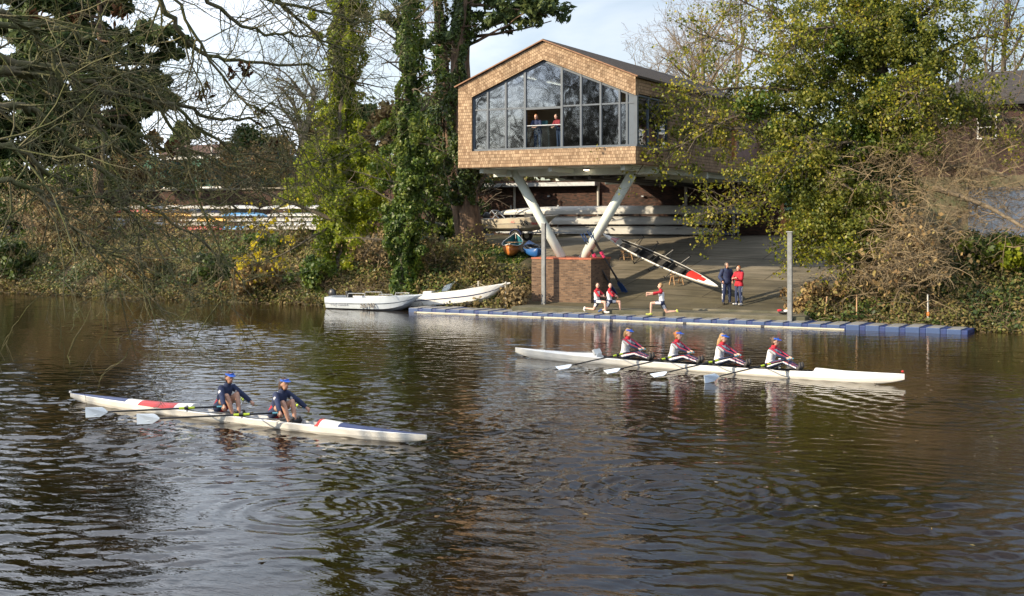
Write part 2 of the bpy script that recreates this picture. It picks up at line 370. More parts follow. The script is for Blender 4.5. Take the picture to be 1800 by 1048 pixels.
# ------------------------------------------------------------------ water: real ripples
rng = np.random.default_rng(7)
wu = np.concatenate([np.linspace(-420, -72, 40), np.arange(-70, -44, .13), np.arange(-44, 1, .075), np.linspace(2, 300, 40)])
wv = np.concatenate([np.arange(-46.5, -33, .075), np.arange(-33, -18, .10), np.arange(-18, 1.6, .12)])
UU, VV = np.meshgrid(wu, wv)
Z = np.zeros_like(UU)
for i in range(64):
    lam = .25*(7.0**(rng.random()**1.6)); k = 2*math.pi/lam
    a = rng.normal(R(112), .50)
    amp = .0066*lam**.80
    if lam < .5: amp = amp*np.clip((-2-VV)/16, .25, 1)
    if lam > .8: amp = amp*.42
    Z += amp*np.sin(k*(UU*math.cos(a)+VV*math.sin(a))+rng.random()*6.28)
# calmer and rougher patches
md = np.zeros_like(UU)
for i in range(9):
    lam = 5+14*rng.random(); k = 2*math.pi/lam; a = rng.random()*6.28
    md += np.sin(k*(UU*math.cos(a)*.5+VV*math.sin(a))+rng.random()*6.28)
md = .62+.22*md
Z *= np.clip(md, .16, 1.6)*np.clip(.30+(-VV)/45*1.15, .34, 1.5)*.46
# rings left by the oar blades, and the wakes
def ring(x, y, rad, amp, lam=.42):
    global Z
    p = at_z(x, y, 0); r_ = np.hypot(UU-p.x, VV-p.y)
    Z += amp*np.sin(2*math.pi*r_/lam)*np.exp(-((r_-rad*.62)/(rad*.42))**2)
ring(1190, 868, 2.2, .020, .34); ring(1010, 740, 2.4, .010, .5); ring(640, 665, 2.2, .008, .5); ring(1700, 690, 4.5, .011, .6); ring(540, 900, 1.6, .010, .42); ring(220, 765, 1.5, .009, .35); ring(700, 880, 1.4, .008, .35); ring(300, 790, 1.0, .008, .3); ring(178, 738, .7, .012, .26); ring(258, 742, .7, .012, .26); ring(1010, 652, .9, .012, .3); ring(1072, 655, .9, .012, .3); ring(1150, 662, .9, .012, .3); ring(1236, 668, .9, .012, .3); ring(820, 790, 1.6, .010, .36); ring(1640, 730, 2.2, .010, .42)
def wake(pb, ps):
    global Z
    b_, s_ = at_z(*pb, 0), at_z(*ps, 0); d = (b_-s_).normalized(); xb = (UU-b_.x)*d.x+(VV-b_.y)*d.y; yb = np.abs(-(UU-b_.x)*d.y+(VV-b_.y)*d.x); back = -xb
    w_ = np.where((back > 0) & (back < 26), 1, 0)*np.exp(-np.clip(back, 0, 60)/14)
    off = yb-(.28+.13*back)
    Z += .021*w_*np.sin(2*math.pi*off/.34)*np.exp(-(off/(.35+.04*np.clip(back, 0, 30)))**2)
wake((124, 706), (750, 783)); wake((906, 628), (1590, 678))
wm = bpy.data.materials.new('river_water'); wm.use_nodes = True; t = wm.node_tree; p = t.nodes['Principled BSDF']
p.inputs['Base Color'].default_value = (.016, .009, .003, 1); p.inputs['Roughness'].default_value = .012; p.inputs['IOR'].default_value = 1.34; p.inputs['Specular IOR Level'].default_value = .5
tc = N(t, 'ShaderNodeTexCoord'); mp = N(t, 'ShaderNodeMapping'); mp.inputs['Scale'].default_value = (.6, 1.5, 1)
n1 = N(t, 'ShaderNodeTexNoise'); n1.inputs['Scale'].default_value = 6.0; n1.inputs['Detail'].default_value = 2; n1.inputs['Distortion'].default_value = .7
bp = N(t, 'ShaderNodeBump'); bp.inputs['Strength'].default_value = .11; bp.inputs['Distance'].default_value = .05
t.links.new(tc.outputs['Object'], mp.inputs[0]); t.links.new(mp.outputs[0], n1.inputs['Vector']); t.links.new(n1.outputs['Fac'], bp.inputs['Height']); t.links.new(bp.outputs[0], p.inputs['Normal'])
np_mesh('river', np.stack([UU, VV, Z], -1).reshape(-1, 3), gridfaces(len(wu), len(wv)), wm, smooth=True, kind='structure')
# ================================================================== CLUBHOUSE
UL, UR, F0, ZB, ZE, ZR = -30.6, -21.5, -.5, 6.8, 10.65, 12.5
UC = (UL+UR)/2; BK = 21.0
slope = (ZR-ZE)/(UC-UL); sang = math.atan(slope)
def ztop(u, off=0): return ZR-abs(u-UC)*slope-off
club = thing('clubhouse', 'gabled boat clubhouse clad in cedar shingles, raised on V-shaped pale columns', 'building', (UC, F0, 0))
BANDT = .82; gl_l = UL+.74; gl_b = ZB+.78
b = MB()
D1 = .34
b.prism([(UL, ZB), (gl_l, ZB), (gl_l, ztop(gl_l, BANDT)), (UL, ZE)], F0, F0+D1)                 # left strip
b.prism([(gl_l, ZB), (UR, ZB), (UR, gl_b), (gl_l, gl_b)], F0, F0+D1)                             # bottom band
b.prism([(UL+.0, ZE), (gl_l, ztop(gl_l, BANDT)), (UC, ZR-BANDT), (UC, ZR)], F0-.004, F0+D1, r=sang)
b.prism([(UC, ZR), (UC, ZR-BANDT), (UR, ZE-BANDT+.0), (UR, ZE)], F0-.004, F0+D1, r=-sang)
b.build('front_cladding', M['shingle'], club, uv=True, local=False)
b = MB()
for u, w in ((UL+.12, .24), ):
    b.prism([(u-.12, ZB), (u+.12, ZB), (u+.12, ZE-.05), (u-.12, ZE-.05)], F0+D1, BK)
# right flank with its corner glazing opening and a slot of dark panels towards the back
SG0, SG1 = F0+D1, 3.4
b.box((UR-.12, (F0+D1+BK)/2, (ZB+gl_b)/2), (.24, BK-F0-D1, gl_b-ZB))
b.box((UR-.12, (F0+D1+BK)/2, (ZE+ZE-.72)/2-.02), (.24, BK-F0-D1, .68))
b.box((UR-.12, (SG1+12.6)/2, (gl_b+ZE-.72)/2), (.24, 12.6-SG1, ZE-.72-gl_b-.04))
b.box((UR-.12, (17.6+BK)/2, (gl_b+ZE-.72)/2), (.24, BK-17.6, ZE-.72-gl_b-.04))
b.prism([(UL+.24, ZB), (UR-.24, ZB), (UR-.24, ZE), (UC, ZR-.1), (UL+.24, ZE)], BK-.25, BK)
b.build('side_cladding', M['shinglew'], club, uv=True, local=False)
# dark recessed panels and orange post in the flank
b = MB(); b.box((UR-.2, 15.1, (gl_b+ZE-.74)/2), (.06, 4.98, ZE-.78-gl_b))
M['mauve'] = mat('mauve_panel', (.20, .13, .115), .6, .08, 3)
b.build('flank_panel', M['mauve'], club, local=False)
b = MB(); b.box((UR+.02, 12.75, (gl_b+ZE-.74)/2), (.30, .3, ZE-.76-gl_b)); b.build('cedar_post', M['cedar'], club, local=False)
# roof: two slabs of dark shingles
b = MB(); T = .10; OV = .14
for sgn in (-1, 1):
    ue = UC+sgn*(UC-UL+OV)
    poly = [(UC, ZR+.004), (ue, ztop(ue)+.004), (ue, ztop(ue)+T), (UC, ZR+T+.02)]
    b.prism(poly if sgn < 0 else poly[::-1], F0-.06, BK+.3)
b.build('roof', M['roofsh'], club, uv=True, local=False)
b = MB()
for sgn in (-1, 1):
    ue = UC+sgn*(UC-UL+OV)
    b.bar((UC, F0-.085, ZR+.06), (ue, F0-.085, ztop(ue)+.05), .05, .12, up=(0, 1, 0))
b.build('verge_board', mat('brown_verge', (.24, .13, .075), .8, .2, 4), club, local=False)
# floor slab, soffit, beams
b = MB(); b.box((UC, (F0+BK)/2+.1, gl_b-.14), (UR-UL-.5, BK-F0-.9, .2)); fl = b.build('floor_slab', mat('grey_floor', (.16, .15, .14), .6, .1), club, local=False)
b = MB(); b.box((UC, (F0+.3+BK)/2, ZB+.03), (UR-UL-.04, BK-F0-.7, .05)); so = b.build('soffit', M['steelpaint'], club, local=False)
b = MB()
for v in (2.6, 9.5, 16.0): b.box((UC, v, ZB-.16), (UR-UL-.5, .24, .33))
for u in (UL+.9, UC, UR-.9): b.box((u, 9.4, ZB-.12), (.2, 18.5, .22))
for u in (UL+2.6, UR-2.4): b.box((u, 11.5, ZB-.17), (.34, 13, .10))
b.build('steel_beam', M['steelpaint'], club, local=False)
b = MB()
for k, (u, r_) in enumerate(((UC-.8, .09), (UC-.3, .06), (UC+.5, .11), (UC+1.2, .06))):
    b.tube([(u, 3.4, ZB-.40), (u, 19, ZB-.40)], r_, 8)
for v in (4.2, 7, 12): b.box((UC+.2, v, ZB-.33), (3.4, .08, .1))
b.build('pipe_run', M['black'], club, local=False)
M['lampw'] = emat('lamp_glow', (1, .82, .55), 2.2)
def bulkhead(p, par):
    b = MB(); b.tube([(p[0], p[1], p[2]+.02), (p[0], p[1], p[2]-.06)], .17, 14); o = b.build('lamp_housing', M['galv'], par, local=False)
    b = MB(); b.ell((p[0], p[1], p[2]-.07), (.14, .14, .06), 12); b.build('lamp_diffuser', M['lampw'], o)
    o2 = bpy.data.objects[-1] if False else None
    return o
def bulkhead_l(p, par):
    q = Vector(p)-par.location
    b = MB(); b.tube([q+Vector((0, 0, .02)), q+Vector((0, 0, -.06))], .18, 14); o = b.build('soffit_lamp', M['galv'], par)
    b = MB(); b.ell(q+Vector((0, 0, -.07)), (.15, .15, .06), 12); b.build('diffuser', M['lampw'], o)
bulkhead_l((UC+.9, 2.2, ZB-.02), club)
# interior shell
M['intw'] = mat('interior_white', (.26, .24, .21), .8, .04)
b = MB()
b.prism([(UL+.26, gl_b), (UR-.26, gl_b), (UR-.26, ztop(UR-.26)-.26), (UC, ZR-.26), (UL+.26, ztop(UL+.26)-.26)], 7.15, 7.25); b.build('inner_wall', M['intw'], club, local=False)
b = MB()
for sgn in (-1, 1):
    ue = UC+sgn*(UC-UL-.26)
    b.prism([(UC, ZR-.24), (ue, ztop(ue)-.24), (ue, ztop(ue)-.2), (UC, ZR-.2)], F0+.4, 7.1)
b.build('ceiling', M['intw'], club, local=False)
M['strip'] = emat('strip_light', (1, .85, .62), 4.0)
for k, (u, v) in enumerate(((UC-2.3, 2.4), (UC-2.3, 5.2), (UC+1.4, 2.0), (UC+1.4, 4.6), (UC+2.9, 1.6), (UC+2.9, 4.0))):
    b = MB(); sgn = -1 if u < UC else 1
    b.box((u-UC, v-F0, ztop(u)-.31), (.12, 1.5, .05)); b.build('strip_light', M['strip'], club)
b = MB(); b.prism([(UC-2.0, gl_b), (UC-1.2, gl_b), (UC-1.2, 9.6), (UC-2.0, 9.6)], 7.1, 7.14); b.build('inner_door', M['framegrey'], club, local=False)
# glazing
GV = F0+.2
zx = lambda X: at_v(780+X/3.2143, 300, GV).x
mull = [gl_l+.04, zx(252), zx(354), zx(462), zx(670), zx(778), zx(889), zx(996), zx(1038), UR-.05]
TRA = 9.52
gt = lambda u: ztop(u, BANDT)
b = MB()
for i, u in enumerate(mull):
    w = .09 if i not in (3, 4) else .11
    if i == 9: w = .14
    zt = gt(u)-.02
    b.box((u, GV, (gl_b+zt)/2), (w, .15, zt-gl_b))
b.box(((gl_l+UR)/2, GV, gl_b+.05), (UR-gl_l, .19, .1))
for i in range(9):
    if i == 3: continue
    if gt(mull[i+1]) > TRA+.1 or gt(mull[i]) > TRA+.1: b.box(((mull[i]+mull[i+1])/2, GV, TRA), (mull[i+1]-mull[i], .11, .07))
b.box(((mull[3]+mull[4])/2, GV, TRA-.05), (mull[4]-mull[3], .13, .1))
for sgn in (-1, 1):
    ue = gl_l if sgn < 0 else UR-.02
    b.bar((UC, GV, gt(UC)-.05), (ue, GV, gt(ue)-.05), .13, .1, up=(0, 1, 0))
win = b.build('window_frame', M['framegrey'], club, local=False)
M['glass'] = glassmat('tinted_glass', (.40, .44, .46), .40, .14, .028)
M['clear'] = glassmat('clear_glass', (.86, .92, .91), .05)
def pane(us_, zs_, v=GV):
    b = MB(); b.prism(list(zip(us_, zs_)), v-.012, v+.012); b.build('pane', M['glass'], club, local=False)
for i in range(9):
    a, c = mull[i]+.045, mull[i+1]-.045
    if i == 8:
        continue
    if i != 3: pane((a, c, c, a), (gl_b+.1, gl_b+.1, min(TRA, gt(c))-.035, min(TRA, gt(a))-.035))
    if i == 7: continue
    if i == 3:
        pane((a, c, c, UC, a), (TRA, TRA, gt(c)-.1, gt(UC)-.1, gt(a)-.1))
    elif i < 3 and gt(c) > TRA+.15:
        pane((a, c, c, a), (TRA+.035, TRA+.035, gt(c)-.1, max(TRA+.04, gt(a)-.1)))
    elif i > 3 and gt(a) > TRA+.15:
        pane((a, c, c, a), (TRA+.035, TRA+.035, max(TRA+.04, gt(c)-.1), gt(a)-.1))
b = MB(); b.prism([(mull[8]+.045, gl_b+.1), (mull[9]-.07, gl_b+.1), (mull[9]-.07, min(gt(mull[9]), 9.95)), (mull[8]+.045, 9.95)], GV-.03, GV+.03)
b.build('corner_panel', mat('blue_grey_panel', (.055, .08, .11), .4, .05), club, local=False)
# corner glazing on the flank
b = MB()
for v in (SG0+.05, 1.1, 2.3, SG1-.04): b.box((UR-.1, v, (gl_b+ZE-.75)/2), (.12, .09, ZE-.75-gl_b))
b.box((UR-.1, (SG0+SG1)/2, gl_b+.05), (.13, SG1-SG0, .09)); b.box((UR-.1, (SG0+SG1)/2, ZE-.80), (.13, SG1-SG0, .07))
b.build('flank_window_frame', M['framegrey'], club, local=False)
b = MB(); b.box((UR-.1, (SG0+SG1)/2, (gl_b+ZE-.75)/2), (.024, SG1-SG0-.1, ZE-.95-gl_b)); b.build('flank_pane', M['glass'], club, local=False)
# balustrade of the open bay
b = MB(); a, c = mull[3]+.05, mull[4]-.05
RZ = gl_b+1.10
b.tube([(a, GV, RZ), (c, GV, RZ)], .03, 8); b.build('handrail', M['galv'], club, local=False)
b = MB(); b.box(((a+c)/2, GV, gl_b+.56), (c-a, .02, .92)); b.build('balustrade_pane', M['clear'], club, local=False)
# V columns
for x0, u0, u1 in ((0, -26.62, UC-3.2), (1, -25.52, UC+3.25)):
    b = MB(); b.tube([(u0, 2.6, 2.50), (u1, 2.6, ZB-.02)], .225, 20); b.build('column', M['steelpaint'], club, smooth=True, local=False)
# brick plinth that carries the columns
pl = thing('brick_plinth', 'square brown brick plinth at the water carrying the two pale columns', 'plinth', (-26.15, 2.6, 0))
b = MB(); b.box((-26.15, 2.6, 1.2), (3.12, 2.2, 2.58)); b.build('brickwork', M['brick'], pl, uv=True, local=False)
b = MB(); b.box((-26.15, 2.6, 2.52), (3.16, 2.24, .07)); b.build('coping', mat('red_coping', (.36, .11, .06), .8, .2, 6), pl, local=False)

# ================================================================== BOATHOUSE WALL behind the racks, retaining wall further left
bw = thing('brick_wall', 'dark brown brick wall of the boat yard behind the white racked shells', 'wall', (-31, 20.55, 3.4))
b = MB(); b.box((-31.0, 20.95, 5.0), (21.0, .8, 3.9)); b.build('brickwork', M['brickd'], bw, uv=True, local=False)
b = MB(); b.box((-37.6, 20.2, 6.66), (9.6, .9, .24)); b.build('canopy_beam', M['galv'], bw, local=False)
for x in (905, 1052, 1206, 1290):
    p = at_v(x, 350, 20.45); b = MB(); b.tube([(p.x, 20.42, 3.4), (p.x, 20.42, 6.75)], .085, 10); b.build('downpipe', M['offwhite'], bw, local=False)
for x in (965, 1130):
    p = at_v(x, 345, 20.4); b = MB(); b.box((p.x, 20.40, p.z), (.16, .16, .09)); b.build('tap', M['galv'], bw, local=False)
p = at_v(981, 325, 20.2); bulkhead_l((p.x, 20.1, p.z+.05), bw)
rw = thing('retaining_wall', 'low dark brick retaining wall with pale coping behind the coloured racked boats', 'wall', (-65, 20.55, 3.4))
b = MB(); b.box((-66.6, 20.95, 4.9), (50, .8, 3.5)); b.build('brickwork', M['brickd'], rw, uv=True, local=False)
b = MB(); b.box((-66.6, 20.9, 6.73), (50, 1.0, .16)); b.build('coping', M['concrete'], rw, local=False)
# cedar and glass stair enclosure at the right-hand end of the yard
stt = thing('stair_enclosure', 'timber stair enclosure with green glazed slats and cedar posts, half hidden by leaves', 'stair', (-18.9, 19, 3.4))
b = MB()
for u in (-20.4, -19.2, -18.0, -16.8):
    b.box((u, 18.2, 6.2), (.16, .16, 5.7)); b.box((u, 21.2, 6.2), (.16, .16, 5.7))
b.box((-18.6, 18.2, 8.95), (3.8, .2, .2)); b.box((-18.6, 18.2, 6.2), (3.8, .14, .16)); b.build('post', M['cedar'], stt, local=False)
b = MB()
for k in range(13): b.box((-18.6, 18.32, 5.0+k*.3), (3.5, .05, .16))
b.build('green_slats', mat('green_glass_slat', (.10, .24, .16), .25, .1), stt, local=False)
b = MB(); b.box((-18.6, 18.22, 3.95), (3.7, .12, 1.1))
b.build('cedar_panel', M['cedar'], stt, local=False)
b = MB(); b.bar((-20.3, 18.05, 8.8), (-17.2, 18.05, 4.0), .16, .16); b.build('brace', M['timber'], stt, local=False)
b = MB(); b.box((-18.6, 19.8, 9.12), (4.4, 3.6, .12)); b.build('roof', M['roofsh'], stt, uv=True, local=False)
p = at_v(1412, 400, 13.0)
ps = thing('white_post', 'tall slender white post standing in front of the timber stair enclosure', 'post', (p.x, p.y, 3.0))
b = MB(); b.tube([(0, 0, 0), (0, 0, at_v(1412, 225, 13).z-3.0)], .085, 10); b.build('pole', M['white'], ps)
b = MB(); b.box((0, 0, at_v(1412, 250, 13).z-3.0), (.36, .1, .5)); b.build('bracket', M['steelpaint'], ps)

# ================================================================== RIGHT: brick house, portable cabin
hs = thing('brick_house', 'two storey dark brick house with grey slate roof and white windows behind the tree', 'house', (-4, 26, 3.5))
hx = [at_v(x, 200, 26).x for x in (1590, 1990)]
ez = at_v(1740, 182, 26).z
b = MB(); b.box((sum(hx)/2, 30, (3+ez)/2), (hx[1]-hx[0], 8, ez-3)); b.build('wall', brickmat('house_brick', (.085, .042, .036), (.05, .028, .026), (.05, .04, .036), .235, .078, .011), hs, uv=True, local=False)
b = MB(); x0, x1 = hx[0]-.5, hx[1]+.5
vs_ = [(x0, 25.4, ez), (x1, 25.4, ez), (x1, 34.6, ez), (x0, 34.6, ez), (x0+4.4, 30, ez+2.3), (x1-4.4, 30, ez+2.3)]
b.add(vs_, [(0, 1, 5, 4), (1, 2, 5), (2, 3, 4, 5), (3, 0, 4), (3, 2, 1, 0)])
b.build('roof', brickmat('grey_slate', (.075, .065, .06), (.045, .042, .042), (.05, .045, .045), .3, .2, .012), hs, uv=True, local=False)
b = MB(); b.box((sum(hx)/2, 25.36, ez-.06), (hx[1]-hx[0]+1, .1, .16)); b.build('gutter', M['black'], hs, local=False)
for xa, xb, ya, yb in ((1655, 1688, 200, 216), (1719, 1751, 205, 243), (1590, 1622, 200, 216)):
    p0 = at_v(xa, ya, 25.97); p1 = at_v(xb, yb, 25.97); w, h = p1.x-p0.x, p0.z-p1.z; c = ((p0.x+p1.x)/2, (p0.z+p1.z)/2)
    b = MB()
    for dx in (-w/2, w/2): b.box((c[0]+dx, 25.95, c[1]), (.09, .12, h+.09))
    for dz in (-h/2, 0, h/2): b.box((c[0], 25.95, c[1]+dz), (w+.09, .11, .09))
    wf = b.build('window', M['white'], hs, local=False)
    b = MB(); b.box((c[0]-hs.location.x, 25.98-hs.location.y, c[1]-hs.location.z), (w, .03, h)); b.build('pane', glassmat('dark_glass', (.1, .1, .1), .3) if 'dk' not in M else M['dk'], wf)
cb = thing('portable_cabin', 'long pale grey portable cabin behind the bare bush on the right bank', 'cabin', (-1, 10, 3))
p0 = at_v(1702, 437, 10); p1 = at_v(1702, 334, 10)
b = MB(); b.box((p0.x+5, 11.4, (p0.z+p1.z)/2), (10, 2.8, p1.z-p0.z))
for k in range(33): b.box((p0.x+.15+k*.3, 9.985, (p0.z+p1.z)/2), (.06, .03, p1.z-p0.z-.2))
b.build('wall', mat('pale_grey_steel', (.56, .60, .66), .5, .08, 1.5), cb, local=False)
b = MB(); b.box((p0.x+5, 11.4, p1.z+.06), (10.2, 3.0, .12)); b.build('roof', M['galv'], cb, local=False)
for k in range(5): b = MB(); b.box((p0.x+.6+k*2.2, 11.4, p0.z-.45), (.3, 2.4, .9)); b.build('foundation_block', M['black'], cb, local=False)
q = at_v(1672, 440, 9.2); b = MB()
for k in range(4): b.box((q.x+.1+k*.28, 9.3, p0.z-.75+k*.2), (.28, .9, .05))
for k in range(5): b.box((q.x+k*.28, 8.85, p0.z-.1+k*.12), (.05, .05, 1.0))
b.bar((q.x, 8.85, p0.z+.42), (q.x+1.15, 8.85, p0.z+.9), .05, .05); b.build('steps', M['white'], cb, local=False)

# ================================================================== FAR LEFT: white house, green court fence, floodlight masts
fh = thing('white_house', 'distant white bungalow with red brown tiled roof beyond the court fence', 'house', (-92, 60, 7.5))
p0 = at_v(283, 262, 52); p1 = at_v(392, 250, 52)
b = MB(); b.box(((p0.x+p1.x)/2, 55, 9.6), (p1.x-p0.x, 6, 4.2)); b.build('wall', mat('white_render', (.62, .62, .6), .8, .06), fh, local=False)
b = MB(); x0, x1 = p0.x-.4, p1.x+.4; zz = 11.65
b.add([(x0, 51.6, zz), (x1, 51.6, zz), (x1, 58.4, zz), (x0, 58.4, zz), (x0+1, 55, zz+1.3), (x1-1, 55, zz+1.3)], [(0, 1, 5, 4), (1, 2, 5), (2, 3, 4, 5), (3, 0, 4), (3, 2, 1, 0)])
b.build('roof', brickmat('red_tiles', (.13, .075, .055), (.09, .055, .045), (.06, .04, .03), .3, .25, .015), fh, uv=True, local=False)
for k in range(4):
    b = MB(); b.box((lerp(p0.x, p1.x, .14+.24*k), 51.97, 10.1), (1.1, .08, 1.2)); b.build('window', M['darkmetal'], fh, local=False)
gf = thing('court_fence', 'tall green mesh sports court fence above the retaining wall', 'fence', (-70, 27, 7))
p0 = at_v(250, 300, 27); p1 = at_v(560, 300, 27)
b = MB(); n = 14
for k in range(n+1): b.tube([(lerp(p0.x, p1.x, k/n), 27, 6.9), (lerp(p0.x, p1.x, k/n), 27, 9.9)], .05, 6)
b.build('post', M['darkmetal'], gf, local=False)
b = MB(); b.box(((p0.x+p1.x)/2, 27.08, 8.35), (p1.x-p0.x, .03, 2.3)); b.build('windbreak_mesh', mat('green_netting', (.05, .16, .115), .8, .25, 1.5, col2=(.03, .085, .06)), gf, local=False)
b = MB(); b.box(((p0.x+p1.x)/2, 27, 9.9), (p1.x-p0.x, .06, .06)); b.build('top_rail', M['darkmetal'], gf, local=False)
for x, y, lab in ((511, 235, 'slender white floodlight mast rising beyond the court fence, nearer the ivy trees'), (372, 210, 'white floodlight mast beside the distant white bungalow')):
    p = at_v(x, y, 31); m_ = thing('floodlight_mast', lab, 'mast', (p.x, 31, 7.0), group='floodlight masts')
    b = MB(); b.tube([(0, 0, 0), (0, 0, p.z-7)], .07, 8); b.build('pole', M['white'], m_)
    b = MB(); b.box((0, -.1, p.z-7), (.5, .2, .25)); b.build('lamp_head', M['galv'], m_)
# ================================================================== VEGETATION
def tubes_mesh(name, polys, m, parent=None, kind=None, sides=(6, 5, 4, 3, 3, 3)):
    vs = []; fs = []
    for pts, rads, lev in polys:
        n = sides[min(lev, len(sides)-1)]; q = None; b0 = len(vs); k = len(pts)
        cc = [(math.cos(2*math.pi*j/n), math.sin(2*math.pi*j/n)) for j in range(n)]
        for i in range(k):
            d = pts[min(i+1, k-1)]-pts[max(i-1, 0)]
            if d.length < 1e-9: d = Vector((0, 0, 1))
            d.normalize()
            if q is None: q = d.orthogonal()
            else:
                q = q-d*q.dot(d)
                if q.length < 1e-5: q = d.orthogonal()
            q.normalize(); bb = d.cross(q); r = rads[i]; p = pts[i]
            for c_, s_ in cc: vs.append((p.x+(q.x*c_+bb.x*s_)*r, p.y+(q.y*c_+bb.y*s_)*r, p.z+(q.z*c_+bb.z*s_)*r))
        for i in range(k-1):
            for j in range(n):
                a = b0+i*n+j; c = b0+i*n+(j+1) % n
                fs.append((a, c, c+n, a+n))
    return np_mesh(name, np.array(vs), np.array(fs), m, parent, smooth=True, kind=kind)

def grow(out, tips, rnd, p, d, L_, r, lev, mx, nch=(6, 5, 4, 3), ratio=.62, wig=.16, trop=.02, ang=(35, 70), seg=5, start=.25, minr=.006, taper=.25, rratio=.6, droop=0.0):
    n = max(3, seg-lev//2); st = L_/n; pts = [p.copy()]; rad = [r]; d = d.normalized()
    for i in range(n):
        d = (d+Vector((rnd.gauss(0, wig), rnd.gauss(0, wig), rnd.gauss(0, wig)+trop-droop*(i/n)))).normalized()
        p = p+d*st; pts.append(p.copy()); rad.append(max(minr*.6, r*(1-(1-taper)*(i+1)/n)))
    out.append((pts, rad, lev))
    if lev >= mx:
        tips.append((pts[-1], d)); tips.append((pts[len(pts)//2], d)); return
    c = nch[min(lev, len(nch)-1)]
    for j in range(c):
        t = lerp(start, 1.0, (j+rnd.random())/c); f = t*n; i = min(n-1, int(f)); q = pts[i].lerp(pts[i+1], f-i)
        dd = (pts[i+1]-pts[i]).normalized(); ax = dd.orthogonal().normalized(); ax.rotate(Quaternion(dd, rnd.random()*6.283))
        nd = dd.copy(); nd.rotate(Quaternion(ax, R(rnd.uniform(*ang))))
        rr = max(minr, lerp(rad[i], rad[i+1], f-i)*rratio)
        grow(out, tips, rnd, q, nd, L_*ratio*rnd.uniform(.7, 1.15)*(1.05-.35*t), rr, lev+1, mx, nch, ratio, wig, trop, ang, seg, .15, minr, taper, rratio, droop)

LR = np.random.default_rng(11)
def leaf_quads(cen, size, elong=1.5, nrm=None, spread=1.0, down=0.0, flat=0.0):
    """diamond leaves: cen (N,3); nrm optional preferred normals"""
    n = len(cen); nr = LR.normal(size=(n, 3))*spread
    if nrm is not None: nr = nr*.6+nrm*1.0
    nr[:, 2] += flat
    nr /= np.linalg.norm(nr, axis=1, keepdims=True)+1e-9
    a = LR.normal(size=(n, 3)); a[:, 2] -= down
    a -= nr*np.sum(a*nr, 1, keepdims=True); a /= np.linalg.norm(a, axis=1, keepdims=True)+1e-9
    b = np.cross(nr, a); s = size*LR.uniform(.6, 1.3, (n, 1))
    v = np.stack([cen-a*s*elong*.5, cen+b*s*.5+nr*s*.10-a*s*.08, cen+a*s*elong*.5, cen-b*s*.5+nr*s*.10-a*s*.08], 1)
    return v.reshape(-1, 3)
def leaf_mesh(name, groups, m, parent=None, kind=None):
    v = np.concatenate(groups) if isinstance(groups, list) else groups
    return np_mesh(name, v, np.arange(len(v)).reshape(-1, 4), m, parent, kind=kind)
def clumps(centers, n_each, rad, sq=(1, 1, .8)):
    c = np.array(centers, float); k = len(c)
    d = LR.normal(size=(k, n_each, 3)); d /= np.linalg.norm(d, axis=2, keepdims=True); rr = LR.uniform(.15, 1, (k, n_each, 1))**.5
    rs = (np.array(rad).reshape(-1, 1, 1) if np.ndim(rad) else rad)
    off = d*rr*rs*np.array(sq)
    return (c[:, None]+off).reshape(-1, 3), d.reshape(-1, 3)

M['ivyA'] = leafmat('ivy_leaves_yellow_green', [(.07, .10, .010), (.17, .235, .014), (.29, .34, .024), (.42, .42, .04)], .55)
M['ivyB'] = leafmat('ivy_leaves_green', [(.02, .045, .008), (.05, .095, .014), (.10, .15, .02), (.18, .21, .03)], .35)
M['ivyC'] = leafmat('ivy_leaves_dark', [(0.02, 0.0375, 0.01), (0.05, 0.0825, 0.0175), (0.1063, 0.1438, 0.025)], .3)
M['skirt'] = leafmat('spreading_tree_leaves', [(.05, .07, .014), (.11, .14, .024), (.20, .215, .035), (.33, .31, .06)], .45)
M['pine'] = leafmat('pine_needles', [(0.027, 0.0459, 0.0162), (0.0607, 0.0918, 0.0297), (0.1148, 0.1418, 0.0405)], .22, .6, .2)
M['autumn'] = leafmat('autumn_leaves', [(.06, .08, .012), (.13, .16, .018), (.23, .25, .022), (.38, .35, .03), (.26, .19, .03)], .45)
M['yellow'] = leafmat('yellow_leaves', [(.42, .32, .01), (.55, .44, .015), (.62, .52, .03)], .45)
M['brownl'] = leafmat('brown_leaves', [(0.084, 0.0518, 0.0252), (0.196, 0.126, 0.056), (0.336, 0.238, 0.105), (0.182, 0.168, 0.049)], .2, .7, .2)
M['dryg'] = leafmat('dry_stems', [(.14, .10, .05), (.24, .18, .09), (.34, .26, .13)], .2, .7, .2)
M['bankg'] = leafmat('bank_leaves', [(0.039, 0.0455, 0.013), (0.104, 0.0845, 0.0286), (0.208, 0.1495, 0.0585), (0.104, 0.1235, 0.026), (0.247, 0.221, 0.065)], .25, .6, .3)
M['seed'] = leafmat('brown_seed_clusters', [(.06, .03, .015), (.10, .05, .025)], .2, .8, .1)
M['tennis'] = M['ivyC']

